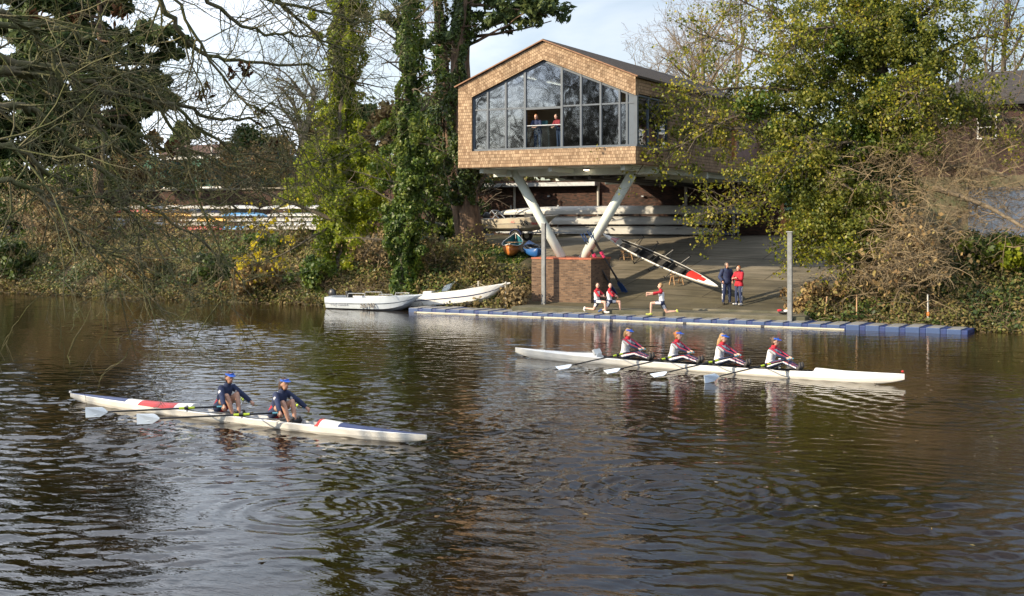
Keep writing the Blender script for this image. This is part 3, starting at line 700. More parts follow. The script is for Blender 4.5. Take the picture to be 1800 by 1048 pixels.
def ivy_tree(name, label, x, v, h, R0, lf, nl, size, seed, lean=0, bulges=(), trunk='bark', group=None, rtrunk=.45, prof_=None, base_bare=0):
    rnd = random.Random(seed); p = at_v(x, 400, v); z0 = ground(p.x, v)-.2
    t = thing(name, label, 'tree', (p.x, v, z0), group=group)
    ax = lambda z: Vector((lean*z+.25*math.sin(z*.35+seed), .2*math.sin(z*.27+2*seed), z))
    pts = [ax(h*i/14) for i in range(15)]
    out = [(pts, [rtrunk*(1.25 if i == 0 else 1)*(1-.65*i/14) for i in range(15)], 0)]; tips = []
    nb_ = int(h*1.3)
    for i in range(nb_):
        z = rnd.uniform(2.5, h*.98); a = rnd.random()*6.283
        grow(out, tips, rnd, ax(z), Vector((math.cos(a), math.sin(a), rnd.uniform(-.1, .6))), rnd.uniform(1.2, 3.4), .06, 1, 3, (5, 4, 3), .55, .2, .03, seg=5)
    tubes_mesh('trunk', out, M[trunk], t)
    # ivy: noisy sleeve round the trunk with bulging clumps and side sprays
    z = LR.uniform(base_bare, h, nl); a = LR.uniform(0, 2*math.pi, nl)
    base = np.array([R0*(prof_(q/h) if prof_ else 1-.35*q/h) for q in z])
    nz_ = np.array([noise.noise(Vector((math.cos(b)*1.3+seed*3, math.sin(b)*1.3, q*.55)))+.5*noise.noise(Vector((math.cos(b)*3, math.sin(b)*3+seed, q*1.3))) for b, q in zip(a, z)])
    rr = np.clip(base*(.58+1.0*nz_), .22, None)*LR.uniform(.72, 1.04, nl)
    axx = np.array([ax(q)[:] for q in z])
    cen = axx+np.stack([np.cos(a)*rr, np.sin(a)*rr, np.zeros(nl)], 1)
    nrm = np.stack([np.cos(a), np.sin(a), np.full(nl, .35)], 1)
    g = [leaf_quads(cen, size, 1.35, nrm)]
    tp = [q[0][:] for q in tips if q[0].z > 1 and math.hypot(q[0].x-ax(q[0].z).x, q[0].y-ax(q[0].z).y) < R0*1.7]
    rnd.shuffle(tp); tp = tp[:int(len(tp)*.22)]
    cc, dn = clumps(tp, 22, .34); g.append(leaf_quads(cc, size*.95, 1.4, dn))
    for (bz, bx, by, br, bn) in bulges:
        q = ax(bz)+Vector((bx, by, 0)); cc, dn = clumps([[q.x+LR.normal()*br*.7, q.y+LR.normal()*br*.6, q.z+LR.normal()*br*.8] for _ in range(bn)], 150, br*.42)
        g.append(leaf_quads(cc, size, 1.4, dn))
    leaf_mesh('foliage', g, M[lf], t)
    return t

ivy_tree('ivy_clad_tree', 'tall tree sleeved in bright yellow green ivy on the left bank', 600, 3.0, 22, 1.4, 'ivyA', 56000, .13, 3,
         bulges=((3.0, .9, -.6, 1.2, 12), (5.4, -.6, -.5, 1.2, 12), (8.0, -.5, -.3, 1.0, 8), (4.6, 1.5, 0, 1.1, 10), (6.6, 1.1, -.2, .9, 8), (13, -1.1, 0, .8, 5), (16, .6, 0, .9, 5)), prof_=lambda q: 1.15 if q < .12 else (1.25-.72*sstep(.12, .34, q)+.35*sstep(.42, .56, q)-.1*sstep(.8, 1, q)))
ivy_tree('ivy_clad_tree', 'slim tree clad in dark green ivy, standing nearest the water left of the clubhouse', 716, 1.0, 20, 1.0, 'ivyB', 38000, .125, 5,
         bulges=((6, .8, 0, 1.0, 9), (8, -1, 0, 1.0, 8), (4.6, -.7, -.3, 1.0, 9), (3.0, .5, 0, .9, 6), (11, .9, .2, .8, 5), (14, -.7, .2, .8, 5)), rtrunk=.28)
ivy_tree('ivy_clad_tree', 'stout bare based trunk with dark ivy above, touching the clubhouse corner', 826, 8.0, 24, .95, 'ivyC', 36000, .13, 8, lean=-.05,
         bulges=((5.5, .6, -.3, .9, 5), (3.6, 0, -.5, .7, 4), (16, .3, 0, .9, 5), (20, 0, 0, 1, 6)), trunk='redbark', rtrunk=.62, base_bare=2.4)
ivy_tree('ivy_clad_tree', 'ivy covered stem leaning left from the stout trunk beside the clubhouse gable', 818, 8.9, 25, .70, 'ivyC', 22000, .13, 9, lean=-.15, trunk='redbark', rtrunk=.42, base_bare=4)

def evergreen(name, label, x, v, w, h, leafm, n, seed, size=.16, per=90, group='evergreen thicket behind the ivy trees', rad=.6):
    rnd = random.Random(seed); p = at_v(x, 400, v); t = thing(name, label, 'tree', (p.x, v, ground(p.x, v)-.1), group=group); out = []; tips = []
    grow(out, tips, rnd, Vector((0, 0, 0)), Vector((0, 0, 1)), h*.8, .16, 0, 2, (10, 6), .5, .12, .03, (30, 70), 8, .15, .02)
    tubes_mesh('trunk', out, M['bark'], t)
    c = []
    while len(c) < n:
        z = rnd.random(); r_ = w*.5*(1-.75*abs(z-.35)**1.3)*(1.15 if z < .7 else 1.15-(z-.7)*2.4)
        a = rnd.random()*6.283; q = max(0, r_)*rnd.random()**.5; px_, py_ = q*math.cos(a), q*math.sin(a)
        if noise.noise(Vector((px_*.8+seed, py_*.8, z*h*.6))) > -.22: c.append((px_, py_, .4+z*h))
    cc, dn = clumps(c, per, rad); leaf_mesh('foliage', leaf_quads(cc, size, 1.5, dn), M[leafm], t)
    return t
evergreen('evergreen_tree', 'bushy green tree filling the gap between the two ivy clad trees', 655, 9.0, 3.6, 4.6, 'ivyA', 46, 301)
evergreen('evergreen_tree', 'bushy green tree right of the dark ivy tree, before the stout trunk', 757, 11.0, 3.4, 6.8, 'ivyB', 70, 302)
evergreen('evergreen_tree', 'taller dull evergreen standing behind the stout trunk at the yard edge', 790, 17.0, 4.4, 9.5, 'ivyC', 100, 303)
evergreen('evergreen_tree', 'yellowish evergreen left of the bright ivy clad tree', 548, 17.5, 4.0, 6.2, 'ivyA', 45, 304)
evergreen('evergreen_tree', 'dull green tree beyond the court fence, left of the white bungalow', 195, 29.0, 6.0, 6.5, 'ivyC', 80, 305, .2, 90, rad=.8)
evergreen('evergreen_tree', 'dull green tree beyond the court fence, right of the white bungalow', 440, 32.0, 5.0, 5.0, 'ivyC', 60, 306, .2, 90, rad=.8)
evergreen('evergreen_tree', 'broad green holly on the yard edge at far left among the pine trunks', 110, 10.0, 5.0, 4.6, 'ivyB', 75, 307, .15, 80)
evergreen('evergreen_tree', 'dark holly on the bank at the far left end of the racks', 15, 9.0, 4.0, 5.0, 'ivyC', 70, 308, .15, 80)
# pines: whorled limbs ending in flat needle pads
def pine(name, label, x, v, h, z_lo, reach, seed, nl, dens, pads=None, trunk_r=.45, side=None, lf='pine', sz=.26, group='dark pines', rad=.66, per=80, sq=(1, 1, .6)):
    rnd = random.Random(seed); p = at_v(x, 400, v); z0 = ground(p.x, v)-.3
    t = thing(name, label, 'tree', (p.x, v, z0), group=group)
    out = [([Vector((.15*math.sin(i), .1*math.cos(i*1.7), h*i/10)) for i in range(11)], [trunk_r*(1-.08*i) for i in range(11)], 0)]; padc = []
    for i in range(nl):
        z = lerp(z_lo, h, (i+rnd.random())/nl); a = rnd.random()*6.283
        if side is not None and rnd.random() < .55: a = side+rnd.gauss(0, .5)
        l = reach*(1.0-.55*((z-z_lo)/(h-z_lo))**1.5)*rnd.uniform(.55, 1.1)
        n = 6; q = Vector((0, 0, z)); d = Vector((math.cos(a), math.sin(a), rnd.uniform(-.1, .25))); pts = [q.copy()]
        for j in range(n):
            d = (d+Vector((rnd.gauss(0, .13), rnd.gauss(0, .13), rnd.gauss(.02, .08)))).normalized(); q = q+d*l/n; pts.append(q.copy())
            if j >= 2:
                for _ in range(dens):
                    padc.append((q.x+rnd.gauss(0, .13*l), q.y+rnd.gauss(0, .13*l), q.z+rnd.uniform(-.15, .7)+.06*l*rnd.random()))
        out.append((pts, [max(.03, .11*(1-j/7)) for j in range(n+1)], 1))
    tubes_mesh('trunk', out, M['redbark'], t, sides=(10, 5))
    cc, dn = clumps(padc, per, rad, sq)
    leaf_mesh('foliage', leaf_quads(cc, sz, 2.6, dn, flat=.2), M[lf], t)
    return t
pine('pine_tree', 'big dark pine with a straight reddish trunk at far left', 172, 14.5, 21, 6.5, 7.0, 2, 44, 3, sz=.3)
pine('pine_tree', 'dark pine with slanting trunk filling the left edge of the photo', 60, 17, 20, 4.5, 7.0, 21, 40, 3, sz=.3)
pine('pine_tree', 'pine crown with open needle tufts reaching right over the clubhouse gable', 822, 8.9, 21, 10.9, 5.6, 33, 26, 2, side=.25, sz=.2, rad=.40, per=34, sq=(1, 1, .8))
pine('pine_tree', 'low dark evergreen at the left edge in front of the pines', -30, 12, 9, 1.0, 4.2, 44, 26, 3, sz=.26)

# bare deciduous trees
def bare_tree(name, label, x, v, h, seed, mat_='palebark', mx=4, nch=(9, 6, 5, 4), r=.3, spread=(28, 62), group='bare trees in the background', leafm=None, nleaf=0, lsize=.12, fork=.32, trop=.05, z0=None, wig=.15, base=None):
    rnd = random.Random(seed)
    if base is None: p = at_v(x, 400, v); base = (p.x, v, ground(p.x, v)-.2 if z0 is None else z0)
    t = thing(name, label, 'tree', base, group=group)
    out = []; tips = []
    grow(out, tips, rnd, Vector((0, 0, 0)), Vector((rnd.gauss(0, .06), rnd.gauss(0, .06), 1)), h*.72, r, 0, mx, nch, .60, wig, trop, spread, 8, fork, .012, .3, .62)
    tubes_mesh('trunk', [q for q in out if q[2] <= 1], M[mat_], t)
    tubes_mesh('branches', [q for q in out if q[2] > 1], M[mat_], t)
    if nleaf:
        k = np.array([tips[rnd.randrange(len(tips))][0][:] for _ in range(nleaf)])
        leaf_mesh('foliage', leaf_quads(k+LR.normal(size=k.shape)*.15, lsize, 1.4), M[leafm], t)
    return t
bare_tree('bare_tree', 'pale forked bare tree standing behind the bright ivy clad tree', 522, 24, 13, 4, r=.42, fork=.4)
bare_tree('bare_tree', 'fine branched bare tree rising behind the clubhouse roof, nearest the big ivy tree', 1262, 34, 15.5, 6, r=.3, mx=4)
bare_tree('bare_tree', 'smaller bare tree behind the clubhouse roof slope', 1185, 42, 13, 10, r=.26)
bare_tree('bare_tree', 'wide bare tree beyond the clubhouse roof, between two other bare trees', 1225, 52, 16.5, 11, r=.3, nch=(11, 6, 5, 4))
bare_tree('bare_tree', 'bare tree rising left of the big ivy tree behind the clubhouse', 1320, 40, 17, 12, r=.3, nch=(11, 6, 5, 4))
bare_tree('bare_tree', 'bare tree with purple brown twigs at the top right corner', 1775, 38, 19, 13, r=.3, mat_='bark')
bare_tree('bare_tree', 'bare tree standing behind the slate roofed house', 1650, 44, 15, 15, r=.28, mat_='bark')
bare_tree('bare_tree', 'brown leafed scrub tree beyond the court fence, right of the floodlight mast', 668, 30, 7.5, 16, leafm='brownl', nleaf=2600, lsize=.3, mx=3)
bare_tree('bare_tree', 'brown leafed scrub tree beside the distant white bungalow', 258, 34, 7.5, 17, leafm='brownl', nleaf=2600, lsize=.3, mx=3)
bare_tree('bare_tree', 'brown scrub tree between the bright ivy tree and the floodlight mast', 556, 33, 6.5, 18, leafm='brownl', nleaf=1500, lsize=.3, mx=3)
bare_tree('bare_tree', 'dull green scrub tree left of the stout trunk by the clubhouse', 765, 26, 8, 19, leafm='ivyC', nleaf=3500, lsize=.3, mx=3)
bare_tree('bare_tree', 'rounded brown tree on the skyline beyond the court fence', 455, 62, 8.5, 22, leafm='brownl', nleaf=3800, lsize=.4, mx=3)
pine('conifer', 'small distant pointed conifer on the skyline between the two ivy trees', 635, 70, 10, .6, 3.0, 51, 26, 3, sz=.35, group='distant conifers')
pine('conifer', 'distant blue green conifer showing right of the dark ivy tree', 750, 60, 9.5, .6, 3.0, 52, 26, 3, sz=.35, group='distant conifers')
pine('conifer', 'wide distant conifer over the white bungalow roof', 330, 78, 9, .6, 3.4, 53, 24, 3, sz=.35, group='distant conifers')
# far wood: one mass that closes the horizon
c_ = []
for i in range(420):
    u = -175+300*LR.random(); d_ = LR.uniform(78, 120); c_.append((u, d_, ground(u, d_)+LR.uniform(.5, 4.2+1.5*math.sin(u*.13))))
cc, dn = clumps(c_, 90, 2.3)
leaf_mesh('far_wood', leaf_quads(cc, .75, 1.3, dn), M['brownl'], kind='stuff')
c_ = []
for i in range(260):
    u = -150+150*LR.random(); d_ = LR.uniform(30, 48); c_.append((u, d_, ground(u, d_)+LR.uniform(.3, 2.4)))
cc, dn = clumps(c_, 70, 1.0); leaf_mesh('court_hedge', leaf_quads(cc, .4, 1.3, dn), M['bankg'], kind='stuff')

# ---- the big leaning ivy tree on the right bank, with drooping leafy branches
p = at_v(1565, 400, 4.2); zb_ = ground(p.x, 4.2)-.3
rt = thing('spreading_tree', 'big spreading tree with dark ivy core and yellowing leaves on the right bank', 'tree', (p.x, 4.2, zb_))
rnd = random.Random(77); out = []; tips = []
loc = Vector((p.x, 4.2, zb_))
def limb(pix, r0, r1, lev=1):
    pts = [at_v(x, y, v)-loc for x, y, v in pix]
    # smooth
    q = []
    for i in range(len(pts)-1):
        for k in range(4):
            t_ = k/4; a = pts[max(i-1, 0)]; b_ = pts[i]; c = pts[i+1]; d = pts[min(i+2, len(pts)-1)]
            q.append(.5*((2*b_)+(c-a)*t_+(2*a-5*b_+4*c-d)*t_**2+(3*b_-a-3*c+d)*t_**3))
    q.append(pts[-1]); n = len(q); out.append((q, [lerp(r0, r1, i/(n-1)) for i in range(n)], lev)); return q
trunk = limb([(1568, 470, 4.2), (1560, 380, 4.2), (1545, 280, 4.2), (1550, 150, 4.2), (1540, 20, 4.3), (1545, -120, 4.4), (1540, -260, 4.6)], .48, .2, 0)
limbs = []
limbs.append(limb([(1550, 300, 4.2), (1460, 255, 3.6), (1380, 232, 3.0), (1290, 226, 2.2), (1215, 215, 1.6)], .15, .03))
limbs.append(limb([(1555, 330, 4.2), (1470, 320, 3.2), (1395, 330, 2.5), (1320, 352, 1.9), (1250, 372, 1.5)], .10, .02))
limbs.append(limb([(1550, 220, 4.2), (1450, 170, 3.8), (1340, 155, 3.2), (1240, 160, 2.6), (1160, 180, 2.0)], .13, .02))
limbs.append(limb([(1548, 150, 4.2), (1460, 90, 4), (1380, 40, 3.6), (1300, 0, 3.2)], .14, .03))
limbs.append(limb([(1545, 60, 4.2), (1470, -30, 4), (1400, -110, 3.6)], .13, .03))
limbs.append(limb([(1550, 180, 4.2), (1630, 110, 4.5), (1700, 70, 4.5), (1760, 60, 4.2)], .14, .03))
limbs.append(limb([(1550, 230, 4.2), (1640, 200, 4.2), (1720, 190, 4), (1780, 215, 3.8)], .12, .03))
limbs.append(limb([(1548, 90, 4.2), (1640, 10, 4.4), (1720, -60, 4.4)], .13, .03))
limbs.append(limb([(1560, 400, 4.0), (1500, 380, 2.8), (1440, 395, 2.0), (1405, 430, 1.5)], .10, .02))
limbs.append(limb([(1562, 420, 3.8), (1520, 420, 2.4), (1475, 450, 1.4)], .09, .02))
limbs.append(limb([(1548, 180, 4.2), (1440, 130, 3.8), (1330, 90, 3.4), (1230, 60, 3.0)], .12, .02))
limbs.append(limb([(1550, 270, 4.2), (1430, 215, 3.2), (1310, 200, 2.2), (1200, 255, 1.2), (1130, 275, .8)], .11, .015))
limbs.append(limb([(1555, 260, 4.2), (1490, 250, 2.6), (1420, 270, 1.6), (1370, 300, 1.0)], .10, .02))
limbs.append(limb([(1550, 120, 4.2), (1500, 60, 2.5), (1440, 50, 1.2), (1390, 80, .6)], .10, .02))
limbs.append(limb([(1550, 200, 4.2), (1570, 160, 2.5), (1620, 170, 1.2)], .10, .02))
for li, q in enumerate(limbs):
    n = len(q)
    nk = 50 if li in (0, 1, 2, 3) else 32
    for k in range(nk):
        i = int(n*(.25+.75*(k+rnd.random())/nk)); i = min(n-2, i); d = (q[i+1]-q[i]).normalized(); a = d.orthogonal(); a.rotate(Quaternion(d, rnd.random()*6.283)); nd = d*.8+a.normalized()*.8
        grow(out, tips, rnd, q[i], nd, rnd.uniform(.9, 2.3), .028, 2, 3, (4, 4, 4), .55, .2, -.03, (30, 65), 5, .2, .006, .3, .6, .06)
for k in range(60):
    i = rnd.randrange(8, len(trunk)-1); a = rnd.random()*6.283
    grow(out, tips, rnd, trunk[i], Vector((math.cos(a), math.sin(a), rnd.uniform(-.2, .7))), rnd.uniform(1.5, 3.5), .05, 1, 3, (5, 4, 3), .5, .2, .01, (30, 65), 5, .2, .006)
tubes_mesh('trunk', [q for q in out if q[2] <= 1], M['bark'], rt); tubes_mesh('branches', [q for q in out if q[2] > 1], M['bark'], rt)
tp = np.array([q[0][:] for q in tips]); LR.shuffle(tp)
sel = tp[:int(len(tp)*.80)]
cc, dn = clumps(sel, 7, .30); leaf_mesh('autumn_leaves', leaf_quads(cc, .105, 1.3, None, down=.5), M['autumn'], rt)
# ivy core: dense clumps along trunk and inner limbs
cor = []
for i, q in enumerate(trunk):
    if q.z > 2.2:
        for _ in range(8): cor.append((q.x+rnd.gauss(0, .95), q.y+rnd.gauss(0, .8), q.z+rnd.gauss(0, .4)))
for q in limbs:
    for i in range(0, int(len(q)*.55)):
        for _ in range(3): cor.append((q[i].x+rnd.gauss(0, .5), q[i].y+rnd.gauss(0, .5), q[i].z+rnd.gauss(0, .45)))
cc, dn = clumps(cor, 120, .48); leaf_mesh('ivy', leaf_quads(cc, .11, 1.35, dn), M['ivyB'], rt)
# lower skirt of sunlit yellow green leaves
sk = []
for x, y, v, rx, ry, n in ((1450, 340, 1.6, 50, 40, 34), (1430, 410, 1.3, 45, 40, 34), (1490, 400, 1.4, 50, 50, 34), (1520, 350, 1.8, 40, 40, 26), (1370, 300, 1.8, 50, 35, 26), (1440, 290, 1.8, 50, 35, 28), (1480, 440, 1.0, 30, 25, 14), (1400, 200, 2.2, 70, 60, 36), (1450, 100, 2.4, 80, 60, 40), (1560, 60, 2.4, 90, 60, 40), (1620, 120, 2.6, 60, 50, 24), (1560, 180, 2.2, 90, 60, 36), (1660, 90, 3.0, 60, 50, 26), (1690, 180, 3.0, 60, 30, 20), (1330, 130, 2.6, 60, 50, 14), (1270, 220, 2.0, 60, 40, 10), (1600, 240, 2.0, 60, 40, 22), (1470, 20, 3.0, 90, 40, 34), (1620, 10, 3.4, 80, 40, 24), (1400, 330, 1.6, 40, 40, 18), (1300, 270, 1.6, 60, 50, 10)):
    for _ in range(n):
        q = at_v(x+rnd.gauss(0, rx*.6), y+rnd.gauss(0, ry*.6), v+rnd.uniform(-.5, 1.2))-loc; sk.append(q[:])
cc, dn = clumps(sk, 76, .42); leaf_mesh('foliage', leaf_quads(cc, .105, 1.35, dn), M['skirt'], rt)

# ---- tangles of bare brown stems
def tangle(name, label, pix, n, seed, mat_, group, L_=(1.4, 2.6), down=.12, leafm=None, nleaf=0, mx=2, r=.022, cat='bush'):
    rnd = random.Random(seed); x, y, v = pix[0][:3]; p = at_v(x, y, v); t = thing(name, label, cat, (p.x, v, ground(p.x, v)), group=group); l = t.location.copy()
    out = []; tips = []
    for (x, y, v, rx, ry) in pix:
        for _ in range(n):
            q = at_v(x+rnd.gauss(0, rx), y+rnd.gauss(0, ry), v+rnd.uniform(-.8, .8)); q.z = max(q.z, ground(q.x, q.y)+.05)
            a = rnd.random()*6.283
            grow(out, tips, rnd, q-l, Vector((math.cos(a), math.sin(a)*.7, rnd.uniform(-.2, .8))), rnd.uniform(*L_), r, 2, 2+mx, (4, 4, 4), .55, .3, 0, (25, 70), 6, .1, .006, .3, .6, down)
    tubes_mesh('stems', out, M[mat_], t)
    if nleaf:
        k = np.array([tips[rnd.randrange(len(tips))][0][:] for _ in range(nleaf)]); leaf_mesh('leaves', leaf_quads(k+LR.normal(size=k.shape)*.12, .15, 1.4), M[leafm], t)
    return t
tangle('bare_bush', 'large tangle of bare brown arching stems right of the spreading tree', ((1620, 290, 3, 55, 25), (1680, 300, 3, 45, 30), (1570, 300, 2, 40, 25), (1640, 350, 2.4, 60, 35), (1720, 350, 3, 40, 40)), 38, 5, 'tan', 'bare bushes', (1.2, 2.6), .12, mx=2)
tangle('bare_bush', 'second tangle of bare twigs standing before the brick house at the right edge', ((1700, 230, 5, 50, 30), (1760, 250, 5, 40, 40), (1740, 320, 4, 50, 40), (1790, 380, 3, 30, 40)), 40, 15, 'twig', 'bare bushes', (1.2, 2.8), .06, mx=2, r=.02)
tangle('hanging_vine', 'curtain of dry hanging vines on the right bank below the spreading tree', ((1600, 420, 1.2, 25, 20), (1630, 450, .9, 22, 25), (1580, 470, .8, 30, 22), (1540, 490, .6, 40, 18), (1620, 480, .3, 30, 25), (1590, 390, 1.6, 30, 25)), 62, 6, 'tan', 'bare bushes', (.9, 2.0), .35, 'brownl', 700, mx=1)
# dead pale limbs leaning through the right bush
for pix, lab in ((((1640, 330, 2.6), (1690, 345, 2.6), (1740, 365, 2.4), (1800, 400, 2.2)), 'thick grey dead limb sloping down to the right through the bare bush'), (((1650, 300, 3), (1700, 290, 3), (1770, 310, 3)), 'thinner grey dead limb lying level in the bare bush'), (((1420, 240, 2), (1440, 290, 1.8), (1475, 320, 1.8), (1500, 335, 1.8)), 'bent dead stem hanging in the left side of the spreading tree')):
    l_ = at_v(*pix[0]); lt = thing('dead_limb', lab, 'branch', l_[:], group='dead limbs'); tubes_mesh('limb', [([at_v(*q)-l_ for q in pix], [.13, .11, .09, .07][:len(pix)], 0)], M['palebark'], lt)

# brown scrub along the top of the retaining wall and behind the racks
def scrub(name, label, x, v, h, seed, n=9, leafm='brownl', nleaf=700, mat_='twig', group='brown scrub by the wall', lsize=.2, w=1.2):
    rnd = random.Random(seed); p = at_v(x, 400, v); t = thing(name, label, 'bush', (p.x, v, ground(p.x, v)-.1), group=group); out = []; tips = []
    for _ in range(n):
        a = rnd.random()*6.283
        grow(out, tips, rnd, Vector((rnd.gauss(0, .06), rnd.gauss(0, .06), 0)), Vector((math.cos(a)*.55*w, math.sin(a)*.5, 1)), h*rnd.uniform(.6, 1.0)*(1+.2*w), .045, 1, 3, (7, 5, 4), .5, .2, .02, (25, 65), 6, .2, .012)
    tubes_mesh('stems', out, M[mat_], t)
    k = np.array([tips[rnd.randrange(len(tips))][0][:] for _ in range(nleaf)]); leaf_mesh('leaves', leaf_quads(k+LR.normal(size=k.shape)*.2, lsize, 1.4), M[leafm], t)
    return t
for i, (x, v, h, lm, lab) in enumerate(((215, 23.5, 3.6, 'brownl', 'brown scrub on the retaining wall left of the bungalow'), (268, 22.8, 2.4, 'brownl', 'low brown scrub on the wall in front of the bungalow gable'), (330, 23.2, 2.6, 'bankg', 'scrub with a few green leaves on the wall before the bungalow'), (395, 23.0, 3.0, 'brownl', 'brown scrub on the wall beside the left floodlight mast'), (445, 23.6, 2.6, 'brownl', 'brown scrub on the wall before the middle of the court fence'), (492, 23.0, 3.3, 'brownl', 'brown scrub on the wall just left of the taller floodlight mast'), (540, 22.8, 3.6, 'bankg', 'scrub on the wall behind the yellowish evergreen'), (120, 22.5, 5.0, 'bankg', 'tall scrub between the two pine trunks'), (30, 22.5, 5.0, 'bankg', 'tall scrub at the left edge behind the far rack'))):
    scrub('brown_scrub', lab, x, v, h, 400+i, leafm=lm)
for i, (x, v, h, lm, lab) in enumerate(((300, 7.5, 2.0, 'brownl', 'brown scrub on the bank in front of the racked boats, left of the yellow leaves'), (205, 6.5, 2.6, 'dryg', 'straw scrub on the bank before the red and yellow racked boats'), (395, 6.5, 1.6, 'bankg', 'low scrub on the bank below the blue racked boat'), (505, 5.0, 1.5, 'bankg', 'low scrub at the foot of the yellow leaved sapling'), (60, 8.0, 3.4, 'dryg', 'straw scrub on the bank at the far left rack'), (665, 2.6, 1.6, 'dryg', 'bleached scrub between the two ivy clad trees'), (770, 2.6, 1.3, 'bankg', 'low scrub on the bank behind the drawn up launch'), (845, 1.8, 1.1, 'bankg', 'low scrub on the bank beside the roped posts'))):
    scrub('bank_scrub', lab, x, v, h, 430+i, leafm=lm, group='scrub on the left bank', lsize=.13, nleaf=900, w=2.2)
# ---- shrubs on the left bank
def shrub(name, label, x, v, w, h, leafm, n, seed, size=.17, group='bank shrubs', stems=True, per=60):
    rnd = random.Random(seed); p = at_v(x, 400, v); t = thing(name, label, 'shrub', (p.x, v, ground(p.x, v)-.1), group=group); out = []; tips = []
    for _ in range(16):
        a = rnd.random()*6.283
        grow(out, tips, rnd, Vector((rnd.gauss(0, .06), rnd.gauss(0, .06), 0)), Vector((math.cos(a)*.9, math.sin(a)*.5, 1)), h*rnd.uniform(.6, 1.0), .03, 2, 4, (4, 4), .5, .2, .02, (25, 60), 5, .25, .008)
    tubes_mesh('stems', out, M['twig'], t)
    c = [(rnd.gauss(0, w*.27), rnd.gauss(0, w*.2), h*(.12+.8*rnd.random()**.8)) for _ in range(n)]
    cc, dn = clumps(c, per, .42); leaf_mesh('foliage', leaf_quads(cc, size, 1.5, dn), M[leafm], t)
    return t
shrub('dry_shrub', 'tall straw coloured willow shrub on the left bank under the pines', 95, 4.5, 3.2, 4.4, 'dryg', 60, 61, .15, per=50)
shrub('dry_shrub', 'second straw coloured shrub, half hidden by bare branches at the racked boats', 165, 5.0, 2.6, 3.0, 'dryg', 36, 62, .15, per=50)
shrub('green_shrub', 'feathery green shrub beside the stern of the numbered launch', 548, .8, 1.7, 2.0, 'ivyB', 34, 63, .14)
shrub('green_shrub', 'dark green shrub on the bank left of the yellow leaves', 372, 1.2, 3.0, 1.8, 'ivyC', 34, 64, .16)
shrub('green_shrub', 'low dark shrub at the waterline on the far left', 20, 1.0, 3.0, 2.6, 'ivyC', 40, 65, .18)
shrub('green_shrub', 'green bramble at the foot of the bright ivy tree', 470, 4.5, 2.6, 1.3, 'ivyB', 30, 66, .15)
shrub('green_shrub', 'yellow green elder shrub in the right corner of the bank', 1770, 3.2, 2.4, 1.6, 'ivyA', 30, 67, .17)
shrub('green_shrub', 'dark green shrub on the right bank under the grey cabin', 1700, 4.0, 3.4, 1.6, 'ivyC', 36, 167, .14)
shrub('brown_shrub', 'rust brown bramble mound above the waterline left of the numbered launch', 455, .6, 3.0, 1.5, 'brownl', 40, 68, .15)
shrub('brown_shrub', 'brown bramble mound at the water below the straw coloured shrub', 250, 1.0, 4.0, 1.6, 'brownl', 46, 69, .15)
shrub('brown_shrub', 'brown bramble on the right bank just beyond the tall pontoon pile', 1430, 1.0, 2.0, 1.4, 'brownl', 30, 70, .13)
shrub('dry_shrub', 'tuft of straw coloured reeds beside the roped posts', 905, .5, 1.0, .9, 'dryg', 16, 71, .12)

# ---- ground cover on the banks
def cover(name, u0, u1, v0, v1, n, size, m, hgt=.5, thr=-.2, seed=0, fn=None):
    uu = LR.uniform(u0, u1, n*2); ww = v0+(v1-v0)*LR.random(n*2)**1.4
    c = []
    for u, v in zip(uu, ww):
        l, r = slipw(u, v)
        if l-.2 < u < r+.3 and v < 20: continue
        if -28.2 < u < -24.4 and 1.0 < v < 4: continue
        if -32.6 < u < -28 and 2.8 < v < 9.5 and hgt > .15: continue
        k = noise.noise(Vector((u*.55+seed, v*.55, seed)))
        if k < thr: continue
        c.append((u, v, ground(u, v)+LR.random()**1.5*hgt*(.5+max(0, k)*1.6)))
        if len(c) >= n: break
    c = np.array(c); nr = np.tile(np.array([[0, -.5, .9]]), (len(c), 1))
    return leaf_mesh(name, leaf_quads(c, size, 1.6, nr), M[m], kind='stuff')
cover('bank_brambles', -92, -28.2, -.3, 6.5, 70000, .105, 'bankg', .9, -.35, 1)
cover('bank_ivy', -92, -29, -.1, 7, 26000, .11, 'ivyC', .8, .02, 7)
cover('fallen_leaves', -90, -29, 0, 9, 20000, .09, 'brownl', .2, -.3, 13)
cover('bank_ivy', -14.2, 8, -.4, 6.5, 26000, .10, 'ivyC', .6, -.1, 17)
cover('bank_brambles', -14.2, 8, -.4, 8, 40000, .10, 'bankg', .9, -.35, 23)
cover('fallen_leaves', -14.0, 8, -.4, 9, 7000, .10, 'brownl', .3, -.3, 29)
c = cover('mown_grass', -36, -29.5, 3.5, 8.5, 9000, .10, 'ivyB', .1, -.6, 31)
# dead reeds and drooping stems along the waterline
def reeds(u0, u1, n, m, seed):
    rnd = random.Random(seed); out = []
    for _ in range(n):
        u = rnd.uniform(u0, u1); v = rnd.uniform(-.4, 1.6); z = ground(u, v); a = rnd.random()*6.283; l = rnd.uniform(.3, 1.1); q = Vector((u, v, z)); d = Vector((math.cos(a)*.5, math.sin(a)*.5-.3, 1)); pts = [q.copy()]
        for j in range(4): d = (d+Vector((rnd.gauss(0, .25), rnd.gauss(-.1, .2), -.28))).normalized(); q = q+d*l/4; pts.append(q.copy())
        out.append((pts, [.012, .011, .009, .007, .004], 3))
    return tubes_mesh('bank_stems', out, M[m], kind='stuff')
reeds(-90, -28.2, 2600, 'twig', 1); reeds(-14.2, 6, 1500, 'twig', 2)

